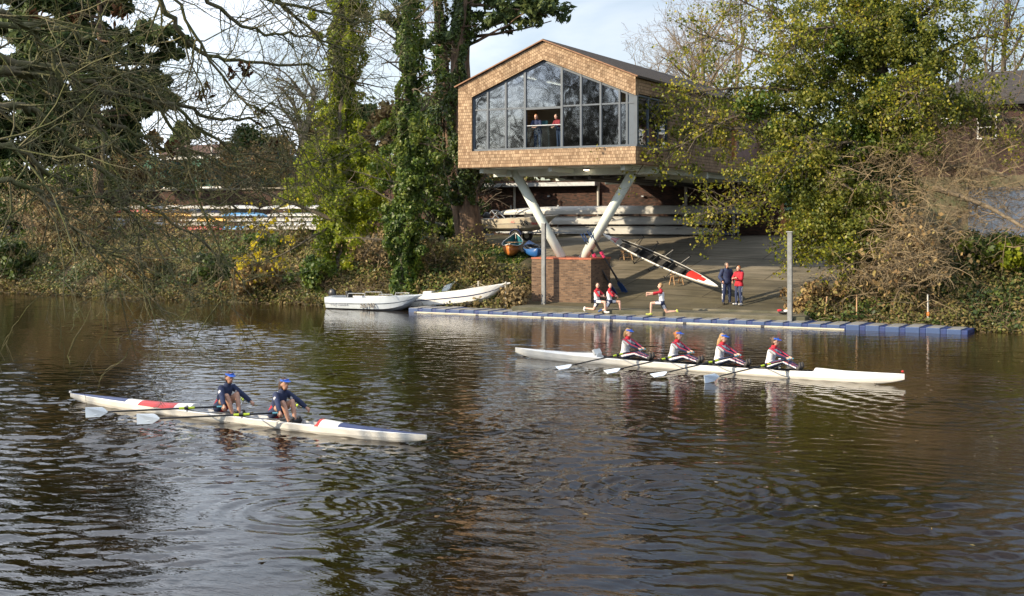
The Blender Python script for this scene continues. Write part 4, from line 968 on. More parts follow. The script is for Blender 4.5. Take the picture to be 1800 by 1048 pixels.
# ---- yellow-leaved limb from the ivy tree over the water
yp = at_v(590, 385, 2.6); yb = thing('yellow_leaved_sapling', 'arching sapling with scattered bright yellow leaves beside the ivy tree', 'tree', yp[:])
rnd = random.Random(91); out = []; tips = []; loc = Vector(yp)
l1 = limb([(590, 388, 2.6), (545, 370, 2.0), (500, 352, 1.2), (462, 338, .6), (440, 318, .2)], .13, .03)
l2 = limb([(580, 400, 2.6), (550, 415, 1.2), (510, 440, .4), (470, 458, -.1), (425, 470, -.5)], .08, .015)
l3 = limb([(505, 355, 1.2), (478, 375, .2), (455, 420, -.5), (432, 465, -.9)], .06, .012)
for q in (l1, l2, l3):
    for k in range(14):
        i = min(len(q)-2, int(len(q)*(.3+.7*(k+rnd.random())/14))); d = (q[i+1]-q[i]).normalized(); a = d.orthogonal(); a.rotate(Quaternion(d, rnd.random()*6.283))
        grow(out, tips, rnd, q[i], d*.7+a.normalized()*.8, rnd.uniform(.6, 1.3), .018, 2, 3, (4, 3), .6, .2, -.05, (30, 60), 5, .3, .006, .3, .6, .08)
tubes_mesh('branches', out, M['bark'], yb)
tp = np.array([q[0][:] for q in tips if q[0].z < 1.2]); LR.shuffle(tp)
cc, dn = clumps(tp[:150], 2, .13); leaf_mesh('leaves', leaf_quads(cc, .19, 1.15, None, down=.4), M['yellow'], yb)

# ---- overhanging tree on the near bank: bare mossy limbs sweep across the top left
bt = Vector((-14.6, -45.2, 2.0)); nt_ = thing('overhanging_tree', 'bare mossy tree whose dark limbs sweep across the upper left of the photo', 'tree', bt[:])
rnd = random.Random(123); out = []; tips = []; loc = bt
out.append(([Vector((0, 0, 0)), Vector((.1, .1, 1.5)), Vector((.1, .3, 3.2)), Vector((-.1, .5, 5.2)), Vector((-.3, .8, 7.5)), Vector((-.5, 1.2, 10))], [.5, .4, .36, .3, .24, .12], 0))
def limbD(pix, r0, r1, lev=1):
    pts = [at_D(x, y, D)-loc for x, y, D in pix]; q = []
    for i in range(len(pts)-1):
        for k in range(5):
            t_ = k/5; a = pts[max(i-1, 0)]; b_ = pts[i]; c = pts[i+1]; d = pts[min(i+2, len(pts)-1)]
            q.append(.5*((2*b_)+(c-a)*t_+(2*a-5*b_+4*c-d)*t_**2+(3*b_-a-3*c+d)*t_**3)+Vector((rnd.gauss(0, .03), rnd.gauss(0, .03), rnd.gauss(0, .03))))
    q.append(pts[-1]); n = len(q); r0 *= .55; out.append((q, [lerp(r0, r1*.8, (i/(n-1))**.8) for i in range(n)], lev)); return q
T0 = at_D(-260, 120, 13.5)-loc
NL = []; n_before = len(out)
NL.append(limbD([(-330, 200, 13), (-150, 130, 14), (0, 124, 15), (60, 130, 15.5), (130, 170, 16), (190, 250, 16.5), (300, 330, 17.5), (420, 370, 18)], .16, .02))
NL.append(limbD([(-330, 160, 13), (-120, 105, 14.5), (70, 115, 15.5), (170, 122, 16.2), (270, 160, 17), (350, 200, 17.8), (440, 215, 18.5), (540, 232, 19.5)], .13, .015))
NL.append(limbD([(-330, 60, 13), (-100, 20, 14.5), (100, -20, 16), (250, -40, 17), (300, 40, 17.4), (350, 90, 18), (440, 110, 18.6), (560, 118, 19.5), (640, 150, 20)], .13, .015))
NL.append(limbD([(-330, 260, 13), (-120, 190, 13.6), (0, 182, 14.2), (70, 200, 14.6), (130, 260, 15), (200, 330, 15.6), (240, 420, 16), (262, 520, 16.4)], .11, .014))
NL.append(limbD([(-330, 320, 12.5), (-100, 250, 13.2), (20, 258, 13.6), (80, 300, 14), (140, 345, 14.5), (210, 360, 15), (270, 420, 15.4)], .09, .012))
NL.append(limbD([(-330, -60, 13), (0, -80, 15), (200, -90, 16.5), (400, -60, 18), (500, 10, 18.8), (560, 70, 19.5), (640, 90, 20.2)], .13, .015))
NL.append(limbD([(250, -60, 17), (420, -10, 18), (560, 20, 19), (650, 40, 19.8), (700, 10, 20)], .07, .012))
NL.append(limbD([(-200, 60, 13.5), (40, 40, 15), (160, 70, 16), (230, 130, 16.5), (300, 230, 17), (330, 300, 17.2), (380, 440, 17.4), (392, 545, 17.6)], .08, .012))
NL.append(limbD([(150, 190, 15.5), (180, 260, 15.5), (215, 340, 15.6), (290, 380, 16), (360, 430, 16.4), (430, 500, 16.8)], .06, .01))
NL.append(limbD([(300, -30, 17), (340, 60, 17.2), (420, 170, 17.8), (480, 210, 18.2), (560, 300, 18.8)], .05, .01))
NL.append(limbD([(-300, 0, 12.5), (-60, 10, 13.5), (60, 60, 14.2), (110, 140, 14.6), (150, 210, 15)], .09, .02))
NL.append(limbD([(330, -40, 17), (400, 30, 17.6), (470, 60, 18.2), (540, 60, 19), (600, 110, 19.6)], .07, .01))
NL.append(limbD([(90, 115, 15.7), (180, 160, 16), (300, 190, 17), (400, 260, 17.8), (500, 290, 18.5), (570, 280, 19)], .08, .01))
NL.append(limbD([(160, 200, 16), (260, 250, 16.8), (350, 270, 17.4), (450, 330, 18)], .06, .01))
NL.append(limbD([(-100, 330, 13), (30, 320, 13.6), (100, 370, 14), (150, 430, 14.4), (200, 450, 14.6)], .07, .01))
NR = [o_[1] for o_ in out[n_before:]]
for li, q in enumerate(NL):
    n = len(q)
    for k in range(34 if li not in (3, 7, 8) else 18):
        i = min(n-2, int(n*(.22+.78*(k+rnd.random())/(34 if li not in (3, 7, 8) else 18)))); d = (q[i+1]-q[i]).normalized(); a = d.orthogonal(); a.rotate(Quaternion(d, rnd.random()*6.283)); nd = d*.9+a.normalized()*.75
        rr = NR[li][i]
        grow(out, tips, rnd, q[i], nd, rnd.uniform(.7, 1.9), max(.009, rr*.42), 2, 4, (5, 4, 3), .58, .24, .03, (28, 65), 6, .15, .0045, .3, .6, .0)
tubes_mesh('trunk', [q for q in out if q[2] <= 1], M['mossbark'], nt_, sides=(12, 8)); tubes_mesh('branches', [q for q in out if q[2] > 1], M['mossbark'], nt_)
for x, y, D in ((205, 8, 17), (215, 20, 17), (130, 25, 16), (425, 110, 18.4), (432, 120, 18.4), (408, 120, 18.3), (365, 145, 18), (350, 160, 17.9), (455, 190, 18.6), (300, 250, 17), (480, 245, 18.8), (60, 20, 15.6)):
    sc_ = []
    for _ in range(16):
        q = at_D(x+rnd.gauss(0, 5), y+abs(rnd.gauss(0, 12)), D)-loc; sc_.append(q[:])
    leaf_mesh('seed_cluster', leaf_quads(np.array(sc_), .055, 2.6, None, down=2), M['seed'], nt_)
# ---- bare trees along the near bank, seen mirrored in the clubhouse windows and shading the water
nb0 = bare_tree('bare_tree', 'bare tree on the near bank upstream of the overhanging tree', 0, 0, 21, 201, 'bark', 4, (13, 7, 6, 5), .42, group='bare trees on the near bank', fork=.2, base=(-44, -52, 2.2), spread=(35, 75))
for k, (u, v, s_, rz, lab) in enumerate(((-54, -54, 1.0, 1.0, 'bare tree on the near bank opposite the ivy trees'), (-65, -52, 1.05, 2.2, 'bare tree on the near bank opposite the coloured racks'), (-36, -58, .95, 3.3, 'bare tree set back on the near bank'), (-49, -60, 1.1, 4.0, 'bare tree in the second row of the near bank'), (-76, -58, 1.1, 5.2, 'bare tree farthest upstream on the near bank'), (-60, -66, 1.25, 2.9, 'tall bare tree farthest back on the near bank'), (-30, -68, 1.1, .4, 'bare tree behind the camera on the near bank'), (-27, -50.5, .62, 1.7, 'small bare tree on the near bank that shades the double scull'))):
    d = dup(nb0, (u, v, 2.2), rz, lab); d.scale = (s_, s_, s_)

# floating leaves on the water
fl = np.stack([LR.uniform(-62, -1, 520), LR.uniform(-41, -.8, 520), np.full(520, .022)], 1)
leaf_mesh('floating_leaves', leaf_quads(fl, .07, 1.4, np.tile([[0, 0, 3.0]], (520, 1)), spread=.1), M['brownl'], kind='stuff')
# ================================================================== BOATS AND YARD
M['shellw'] = mat('white_shell_hull', (.70, .69, .64), .28, .05, 2, coat=.4)
M['shellgrey'] = mat('shaded_shell_hull', (.37, .37, .35), .4, .08, 1.5)  # white hulls, greyed so the colour carries the shade under the clubhouse
M['reddeck'] = mat('red_deck', (.45, .03, .025), .35, .08, 3)
M['navydeck'] = mat('navy_deck', (.02, .035, .12), .35, .08, 3)
M['inside'] = mat('dark_cockpit', (.035, .034, .033), .7, .3, 4)
M['insidew'] = mat('pale_cockpit', (.50, .51, .52), .5, .1, 4)
M['alu'] = mat('aluminium', (.55, .56, .57), .35, .05, metal=.8)
M['carbon'] = mat('carbon_shaft', (.012, .012, .014), .35, .1)
M['lime'] = mat('lime_collar', (.42, .55, .03), .5, .1)
M['cyan'] = mat('pale_blue_grip', (.12, .38, .50), .5, .1)
M['bladew'] = mat('pale_blue_blade', (.62, .72, .84), .35, .06)
M['pink'] = mat('pink_tape', (.70, .04, .14), .5, .1)
M['oarblue'] = mat('dark_blue_oar', (.015, .05, .16), .4, .1)
M['rubber'] = mat('rubber', (.02, .02, .02), .8, .2)
M['orangec'] = mat('orange_canoe', (.48, .16, .035), .35, .12, 3)
M['teal'] = mat('teal_inside', (.02, .14, .17), .5, .15)
M['kayakb'] = mat('blue_kayak', (.02, .10, .30), .4, .12)
def text_mesh(name, s, size, m, parent, loc, rot, depth=.003, shear=0):
    cu = bpy.data.curves.new('t', 'FONT'); cu.body = s; cu.size = size; cu.extrude = depth; cu.offset = size*.018; cu.align_x = 'CENTER'; cu.align_y = 'CENTER'; cu.shear = shear
    to = bpy.data.objects.new('t', cu); C.objects.link(to); bpy.context.view_layer.update()
    me = bpy.data.meshes.new_from_object(to.evaluated_get(bpy.context.evaluated_depsgraph_get()))
    bpy.data.objects.remove(to); bpy.data.curves.remove(cu); me.name = name; me.materials.clear(); me.materials.append(m)
    o = bpy.data.objects.new(name, me); link(o, parent); o.location = loc; o.rotation_euler = rot
    return o

def shell(L_, beam, free, keel, cock, mats, deckmf=None, rise=.10, crown=.05, floor=.13, n=46, parent=None, name='hull', flip=False):
    """racing shell, bow at +x; mats = [hull, deck, inside, extra...]"""
    xs = list(np.linspace(-L_/2, L_/2, n))
    for c in cock: xs += [c-.02, c+.02]
    xs = sorted(xs); rings = []
    for x in xs:
        t = abs(2*x/L_); w = beam/2*max(0, 1-t**2.3)**.85+.012
        zg = free+rise*t**3; zk = -keel*max(0, 1-t**4)+(.02+zg*.45)*t**10
        r = []
        for j in range(10):
            a = math.pi*j/9; r.append((x, w*math.cos(a), zg-(zg-zk)*max(0, math.sin(a))**.75))
        if cock[0] <= x <= cock[1]:
            for y, z in ((-.84, zg+.02), (-.80, zg-floor), (-.3, zg-floor-.02), (.3, zg-floor-.02), (.80, zg-floor), (.84, zg+.02)): r.append((x, y*w, z))
        else:
            ed = sstep(0, 1.0, max(0, min(abs(x-cock[0]), abs(x-cock[1])))); cr = (crown+.05*(1-ed))*(w/(beam/2))
            for y in (-.84, -.6, -.25, .25, .6, .84): r.append((x, y*w, zg+cr*(1-y*y)))
        if flip: r = [(p[0], -p[1], free+.12-p[2]) for p in r]
        rings.append(r)
    def mf(i, k):
        x = (xs[i]+xs[i+1])/2
        if k < 9: return deckmf(x, k) if deckmf and deckmf(x, k) is not None else 0
        if cock[0] < x < cock[1]: return 1 if k in (9, 15) else 2
        return deckmf(x, k) if deckmf and deckmf(x, k) is not None else 1
    b = MB(); b.loft(rings, 0, True, True, mf); return b.build(name, mats, parent, smooth=False)

def rigger(b, gx, zg, sp=.80, w=.22, h=.30):
    b.tube([(gx-.42, -w, zg), (gx-.42, w, zg)], .014, 6)
    for s in (-1, 1):
        g = (gx, s*sp, h)
        for dx in (-.42, .12): b.tube([(gx+dx, s*w, zg), (gx+dx*.4, s*(sp*.72), zg+.05), g], .014, 6)
        b.tube([(gx, s*sp, h-.04), (gx, s*sp, h+.09)], .02, 6)
def scull(name, label, hand, gate, tip_dir=None, L_=2.88, grp='', squared=True, roll=0.0, grip='cyan', blade='bladew', shaft='carbon', sleeve='lime', handle_end=.06):
    """world positions of the hand grip and the gate"""
    hand = Vector(hand); gate = Vector(gate); d = (gate-hand).normalized(); st_ = hand-d*handle_end
    t = thing(name, label, 'oar', st_[:], group=grp); inb = (gate-st_).length
    q = d.to_track_quat('X', 'Z'); t.rotation_mode = 'XYZ'; t.rotation_euler = (q @ Quaternion((1, 0, 0), roll)).to_euler()
    b = MB(); b.tube([(.14, 0, 0), (inb, 0, 0), (L_-.5, 0, 0), (L_-.38, 0, 0)], [.019, .021, .017, .014], 8); b.build('shaft', M[shaft], t, smooth=True)
    b = MB(); b.tube([(0, 0, 0), (.15, 0, 0)], [.018, .018], 8); b.build('grip', M[grip], t)
    b = MB(); b.tube([(inb-.16, 0, 0), (inb-.03, 0, 0)], .028, 10); b.tube([(inb+.05, 0, 0), (inb+.16, 0, 0)], .028, 10); b.tube([(inb-.03, 0, 0), (inb+.05, 0, 0)], .038, 10, 1); b.build('sleeve', [M[sleeve], M['black']], t)
    b = MB(); outl = [(L_-.46, .012), (L_-.40, .07), (L_-.34, .10), (L_, .115), (L_, -.10), (L_-.30, -.10), (L_-.40, -.05), (L_-.46, -.012)]
    vs_ = []
    for yy in (-.006, .006):
        for x, z in outl: vs_.append((x, yy+.03*((x-L_+.2)/.25)**2-.02, z))
    k = len(outl); b.add(vs_, [list(range(k))[::-1], [k+i for i in range(k)]]+[(i, (i+1) % k, k+(i+1) % k, k+i) for i in range(k)])
    b.build('blade', M[blade], t)
    return t
def boat_axis(pb, ps):      # bow and stern pixels at the waterline
    b_, s_ = at_z(*pb, 0), at_z(*ps, 0); d = b_-s_
    return (b_+s_)/2, math.atan2(d.y, d.x), d.length
def boat_px(mid, rz, px, y=0):   # boat-frame x whose point projects to image column px
    lo, hi = -8, 8; dx, dy = math.cos(rz), math.sin(rz)
    def col(x):
        u = mid.x+dx*x-dy*y; v = mid.y+dy*x+dx*y-CV
        return 900+FPX*(u*cs+v*sn)/(-u*sn+v*cs)
    s = 1 if col(hi) > col(lo) else -1
    for _ in range(40):
        m = (lo+hi)/2
        if s*(col(m)-px) < 0: lo = m
        else: hi = m
    return (lo+hi)/2
def bw_(mid, rz, p): return Vector((mid.x+math.cos(rz)*p[0]-math.sin(rz)*p[1], mid.y+math.sin(rz)*p[0]+math.cos(rz)*p[1], p[2]))

# ---- double scull in the foreground
DM, DR, DL = boat_axis((124, 706), (750, 783))
DS = [boat_px(DM, DR, 388), boat_px(DM, DR, 484)]
dbl = thing('double_scull', 'white double scull with red and navy deck patches, nearest the camera', 'rowing boat', (DM.x, DM.y, 0), DR)
def dmf(x, k):
    a = abs(x)/(DL/2)
    if k < 9: return None
    if a > .62: return 4 if k in (11, 12, 13, 14) else None
    if a > .52: return None
    if a > .30: return 3
    return None
c0, c1 = DS[1]-1.25, DS[0]+.75
shell(DL, .44, .14, .10, (c0, c1), [M['shellw'], M['white'], M['insidew'], M['reddeck'], M['navydeck']], dmf, rise=.06, crown=.10, parent=dbl)
for hx in DS: b = MB(); rigger(b, hx+.15, .2, .8, .2, .31); b.build('rigger', M['alu'], dbl)
for hx in DS:
    b = MB(); b.box((hx, 0, .17), (.26, .26, .04)); b.build('seat', M['black'], dbl, bevel=.01)
    b = MB(); b.box((hx-.56, 0, .13), (.04, .30, .16), M=Matrix.Rotation(-.6, 3, 'Y')); b.build('footplate', M['black'], dbl)
b = MB(); b.ell((DL/2+.01, 0, .22), (.035, .03, .03), 8); b.build('bow_ball', M['white'], dbl)
DHAND = []
for i, hx in enumerate(DS):
    for s, side in ((1, 'nearer the camera'), (-1, 'on the far side of the boat')):
        g = bw_(DM, DR, (hx+.15, s*.80, .34)); h = bw_(DM, DR, (hx+.15-.575, s*(.80-.40), .40))
        d = (g-h).normalized(); h = g-d*.70
        g.z -= 0; h.z = .37
        DHAND.append((i, s, h))
        scull('scull', 'black scull with pale blue blade, %s navy rower, %s' % (('left', 'right')[i], side), h, g, L_=2.86, grp='sculls of the double', roll=0)
# ---- white quad farther out
QM, QR, QL = boat_axis((906, 628), (1590, 678))
QS = [boat_px(QM, QR, x) for x in (1098, 1182, 1263, 1353)]
qd = thing('quad_scull', 'long plain white quad scull carrying four rowers in mid river', 'rowing boat', (QM.x, QM.y, 0), QR)
shell(QL, .54, .17, .12, (QS[3]-1.3, QS[0]+.85), [M['shellw'], M['white'], M['inside']], None, rise=.13, crown=.10, floor=.14, parent=qd)
for hx in QS: b = MB(); rigger(b, hx-.22, .2, .8, .25, .33); b.build('rigger', M['darkmetal'], qd)
for hx in QS:
    b = MB(); b.box((hx, 0, .19), (.26, .26, .04)); b.build('seat', M['black'], qd, bevel=.01)
b = MB(); b.box((QS[0]+.95, 0, .34), (.06, .40, .16), M=Matrix.Rotation(.5, 3, 'Y')); b.build('splashboard', M['white'], qd)
b = MB(); b.ell((-QL/2+.05, 0, .36), (.04, .03, .03), 8); b.build('red_marker', M['reddeck'], qd)
QHAND = []
for i, hx in enumerate(QS):
    for s, side in ((1, 'near side'), (-1, 'far side')):
        dirv = Vector((.50, s*.866, 0)).normalized(); g = Vector((hx-.22, s*.80, .385)); h = g-dirv*.78; h.z = .50
        gw = bw_(QM, QR, g); hw = bw_(QM, QR, h); QHAND.append((i, s, hw))
        scull('scull', 'pale bladed scull on the %s of the white quad, %s from its bow' % (side, ('first', 'second', 'third', 'fourth')[i]), hw, gw, L_=2.84, grp='sculls of the quad', roll=(0 if i == 3 else 1.25)*s)
# ---- quad resting on trestles on the slipway
rp0 = at_v(1265, 508, 2.0); rp1 = at_D(1063, 416, 68.0)
rd = rp1-rp0; rl = rd.length; rm = (rp0+rp1)/2; rzr = math.atan2(rd.y, rd.x); rpt = math.asin(rd.z/rl)
rb = thing('stored_quad', 'white racing shell with red deck patches and dark cockpit resting on trestles on the slipway', 'rowing boat', rm[:])
rb.rotation_euler = (R(-40), -rpt, rzr)
def rmf(x, k):
    a = abs(x)/(rl/2)
    if k >= 9 and (x > 4.6 or x < -3.8) and a < .82 and k in (10, 11, 12, 13, 14): return 3 if (a < .74 or k in (11, 12, 13)) else None
    return None
shell(rl, .62, .13, .16, (-3.7, 4.5), [M['shellw'], M['white'], M['inside'], M['reddeck']], rmf, rise=.05, crown=.07, floor=.2, parent=rb)
for k in range(4):
    x = -2.6+k*1.75
    for s in (-1, 1):
        b = MB(); b.tube([(x-.2, s*.28, .14), (x, s*.8, .24)], .018, 6); b.tube([(x+.3, s*.28, .14), (x, s*.8, .24)], .018, 6); b.tube([(x, s*.8, .2), (x, s*.8, .36)], .03, 6); b.build('rigger', M['darkmetal'], rb)
b = MB()
for k in range(4):
    x = -2.9+k*1.75; b.box((x, 0, .06), (.28, .3, .07)); b.box((x-.7, 0, .08), (.08, .36, .22)); b.box((x-.2, .12, 0), (1.1, .03, .04)); b.box((x-.2, -.12, 0), (1.1, .03, .04))
b.build('seat_and_stretcher', M['darkmetal'], rb)
def trestle(t, lab):
    p = rp0.lerp(rp1, t); z = prof(PROF_SLIP, p.y)+.02; h = p.z-.26-z
    tr = thing('trestle', lab, 'trestle', (p.x, p.y, z), rzr+math.pi/2, group='wooden trestles')
    for s in (-1, 1):
        b = MB()
        for q in (-.24, .24): b.bar((q, s*.28, 0), (q*.9, s*.05, h), .04, .05)
        b.bar((-.24, s*.2, h*.3), (.24, s*.2, h*.3), .03, .05); b.bar((-.23, s*.11, h*.72), (.23, s*.11, h*.72), .03, .05); b.build('leg_frame', M['timber'], tr)
    b = MB(); b.box((0, 0, h+.02), (.62, .12, .04)); b.build('cradle', M['timber'], tr)
trestle(.33, 'folding wooden trestle under the lower half of the stored racing shell'); trestle(.78, 'folding wooden trestle under the upper half of the stored racing shell')

# ---- racked eights under the clubhouse
for k, (x0, x1, y, lab) in enumerate(((868, 1335, 374, 'topmost upturned white eight on the rack below the clubhouse'), (840, 1275, 392, 'middle upturned white eight on the rack below the clubhouse'), (925, 1287, 409, 'lowest upturned white eight on the rack, with a dark blue tip'))):
    a = at_v(x0, y, 18.6); c = at_v(x1, y, 18.6); z = at_v(1080, y, 18.6).z
    t = thing('stored_eight', lab, 'rowing boat', ((a.x+c.x)/2, 18.6, z-.20), group='upturned eights on the rack'); t.rotation_euler = (0, 0, 0)
    l = c.x-a.x
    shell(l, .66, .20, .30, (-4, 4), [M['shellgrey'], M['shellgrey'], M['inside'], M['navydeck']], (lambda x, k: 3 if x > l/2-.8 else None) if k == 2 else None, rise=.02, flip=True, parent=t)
rk = thing('boat_rack', 'grey steel rack carrying the three upturned white eights', 'rack', (-31, 18.9, 3.42))
b = MB()
for u in (-38.6, -35.2, -31, -26.8, -23.4):
    b.box((u-rk.location.x, .55, .95), (.09, .09, 1.9))
    for y in (374, 392, 409):
        z = at_v(1080, y, 18.6).z-.32-3.42; b.box((u-rk.location.x, -.2, z), (.07, 1.3, .06))
b.build('frame', M['galv'], rk)
# ---- coloured boats on the left racks
RC = {'w': mat('greyed_white_hull', (.30, .30, .29), .5, .15, 2), 'r': mat('faded_red', (.35, .03, .04), .4, .1), 'y': mat('faded_yellow', (.55, .30, .02), .4, .1), 'b': mat('faded_blue', (.05, .20, .42), .4, .1), 'o': mat('faded_orange', (.42, .17, .05), .4, .1), 'g': mat('pale_grey_hull', (.33, .35, .37), .4, .08), 'n': M['navydeck']}  # white hulls toned down to grey
RCN = {'w': 'white', 'r': 'red', 'y': 'yellow', 'b': 'blue', 'o': 'orange', 'g': 'pale grey', 'n': 'navy'}
rows = [(366, [(196, 372, 'w', 'w'), (345, 455, 'w', 'g'), (458, 590, 'g', 'w')]), (372.5, [(198, 275, 'r', 'r'), (282, 390, 'g', 'n')]), (379, [(183, 338, 'y', 'y'), (330, 395, 'w', 'w'), (390, 470, 'b', 'w'), (462, 600, 'g', 'w')]),
        (388, [(150, 250, 'g', 'w'), (235, 420, 'w', 'y'), (400, 600, 'w', 'b')]), (395.5, [(190, 330, 'w', 'g'), (318, 382, 'w', 'g'), (430, 600, 'g', 'w')]), (402.5, [(140, 212, 'g', 'w'), (208, 325, 'w', 'w'), (318, 392, 'r', 'r'), (382, 470, 'b', 'w'), (462, 600, 'w', 'g')])]
rows2 = [(362, [(-60, 36, 'w', 'w')]), (374, [(-70, 40, 'o', 'o')]), (383, [(-50, 46, 'r', 'n')]), (392, [(-70, 40, 'w', 'w')]), (402, [(-80, 50, 'w', 'g')])]
TIER = ('top', 'second', 'third', 'fourth', 'fifth', 'bottom')
def rackrow(rows, v, where):
    for ti, (y, bs_) in enumerate(rows):
        for bi, (x0, x1, c1_, c2_) in enumerate(bs_):
            vv_ = v+.5*(bi % 2); a = at_v(x0, y, vv_); c = at_v(x1, y, vv_); z = at_v((x0+x1)/2, y, vv_).z
            pos = 'left end' if bi == 0 else ('right end' if bi == len(bs_)-1 else ('middle' if len(bs_) == 3 else 'second from %s' % ('left' if bi == 1 else 'right')))
            t = thing('racked_boat', '%s%s boat, %s tier, %s of %s' % (RCN[c1_], '' if c2_ == c1_ else ' and '+RCN[c2_], TIER[ti], pos, where), 'rowing boat', ((a.x+c.x)/2, vv_, z-.15), group='coloured boats on the left racks')
            l = c.x-a.x
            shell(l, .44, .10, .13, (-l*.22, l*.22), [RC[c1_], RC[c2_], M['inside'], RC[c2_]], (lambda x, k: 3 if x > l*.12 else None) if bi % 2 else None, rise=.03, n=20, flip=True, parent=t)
rackrow(rows, 15.0, 'the long left rack'); rackrow(rows2, 15.0, 'the far left rack')
for lab, x0, x1 in (('long steel boat rack behind the bank, left of the bright ivy tree', 150, 600), ('steel boat rack at the far left edge', -70, 50)):
    a = at_v(x0, 400, 15.6); c = at_v(x1, 400, 15.6); t = thing('boat_rack', lab, 'rack', ((a.x+c.x)/2, 15.6, 3.1), group='left boat racks'); l = c.x-a.x; n = max(2, int(l/3.5)); b = MB()
    for k in range(n+1):
        u = -l/2+l*k/n; b.box((u, .5, 1.15), (.09, .09, 2.3))
        for y in (366, 379, 388, 402.5): b.box((u, -.3, at_v(300, y, 15).z-.22-3.1), (.07, 1.5, .05))
    b.build('frame', M['galv'], t)

# ---- motor launch hull (bow at +x)
def launch(b_, L_, beam, h, mi=(0, 1, 2), rake=.5, n=22):
    xs = np.linspace(0, 1, n); rings = []
    for t in xs:
        w = beam/2*(1-max(0, (t-.35)/.65)**2.4)+.01; zg = h*(1+.35*t**2); x = -L_/2+L_*t; zk = -.10+ (h*1.1)*max(0, (t-.55)/.45)**2.6
        x2 = x+rake*0
        r = []
        for yy, zz in ((1, 1), (.97, .62), (.93, .55), (.86, .25), (.5, .08), (0, 0), (-.5, .08), (-.86, .25), (-.93, .55), (-.97, .62), (-1, 1)): r.append((x-(1-zz)*rake*t**4, yy*w, zk+(zg-zk)*zz))
        op = .06 < t < .62
        if op: r += [(x, -.86*w, zg+.01), (x, -.80*w, zg-.28), (x, .80*w, zg-.28), (x, .86*w, zg+.01)]
        else: r += [(x, -.86*w, zg+.02), (x, -.4*w, zg+.05), (x, .4*w, zg+.05), (x, .86*w, zg+.02)]
        rings.append(r)
    def mf(i, k):
        t = (xs[i]+xs[i+1])/2
        if k in (1, 8): return mi[2]
        if k < 10: return mi[0]
        if .06 < t < .62 and k in (11, 12, 13): return mi[1]
        return mi[0]
    b_.loft(rings, 0, True, True, mf)
def outboard(par, x, z, s=1.0, tilt=0, m='darkmetal'):
    q = Matrix.Rotation(tilt, 3, 'Y'); b = MB(); o = Vector((x, 0, z))
    P_ = lambda a: q @ Vector(a)*s+o
    rings = []
    for zz, w, l in ((.0, .10, .14), (.06, .15, .2), (.2, .16, .22), (.33, .14, .19), (.40, .08, .10)):
        rings.append([P_((l*c_-.12, w*s_, zz)) for c_, s_ in [(math.cos(a*math.pi/5), math.sin(a*math.pi/5)) for a in range(10)]])
    b.loft(rings); mo = b.build('outboard_motor', M[m], par, smooth=True)
    b = MB(); b.tube([P_((-.14, 0, .02)), P_((-.14, 0, -.35)), P_((-.14, 0, -.62))], [.07*s, .05*s, .045*s], 8); b.box(P_((-.16, 0, -.66)), (.28*s, .07*s, .08*s)); b.build('leg', M['black'], mo)
L1 = at_z(582, 545.5, 0); L2 = at_z(742, 543, 0)
mid = (L1+L2)/2; la = math.atan2((L2-L1).y, (L2-L1).x); ll = 5.15
l1 = thing('motor_launch', 'pale blue white motor launch numbered 56740, moored with a grey outboard', 'motor boat', (mid.x, mid.y+.1, -.02), 0.0, group='moored launches')
M['launchblue'] = mat('pale_blue_gelcoat', (.50, .56, .62), .3, .07, 2, coat=.3); M['rubrail'] = mat('grey_rub_rail', (.16, .19, .24), .5, .1)
b = MB(); launch(b, ll, 1.75, .58); b.build('hull', [M['launchblue'], M['insidew'], M['rubrail']], l1)
outboard(l1, -ll/2-.05, .55)
b = MB(); b.box((-ll/2+.78, .1, .68), (.14, .4, .40), M=Matrix.Rotation(-.25, 3, 'Y')); b.build('seat_back', M['darkmetal'], l1, bevel=.03)
for x0, x1 in ((-1.3, -.25), (.5, 1.35)):
    for s in (-1, 1):
        b = MB(); b.tube([(x0, s*.72, .62), (x0+.04, s*.72, .80), (x1-.04, s*.72, .82), (x1, s*.72, .66)], .018, 6); b.build('grab_rail', M['alu'], l1)
text_mesh('number', '56740', .34, M['black'], l1, (-.05, -.845, .25), (R(82), 0, 0), .004)
text_mesh('name_lettering', 'Roy Rudd\'s', .23, M['rubrail'], l1, (-1.75, -.85, .30), (R(82), 0, 0), .004, .3)
l2 = thing('motor_launch', 'white open launch with small windscreen, its bow drawn up beside the roped posts', 'motor boat', (-31.2, .45, .25), group='moored launches')
l2.rotation_euler = (0, R(-5.0), R(1.5))
b = MB(); launch(b, 5.9, 1.7, .62, rake=.6); b.build('hull', [M['white'], M['insidew'], M['navydeck']], l2)
b = MB(); b.add([(-.1, -.5, .72), (-.1, .5, .72), (.15, .42, 1.1), (.15, -.42, 1.1)], [(0, 1, 2, 3)]); b.add([(-.1, -.5, .72), (.15, -.42, 1.1), (-.35, -.55, .95), (-.5, -.6, .70)], [(0, 1, 2, 3)]); b.add([(-.1, .5, .72), (.15, .42, 1.1), (-.35, .55, .95), (-.5, .6, .70)], [(0, 1, 2, 3)])
o = b.build('windscreen', glassmat('old_perspex', (.75, .75, .7), .25), l2); o.modifiers.new('s', 'SOLIDIFY').thickness = .01
b = MB(); b.box((-1.4, 0, .66), (.5, .9, .18)); b.build('console', M['white'], l2, bevel=.04)
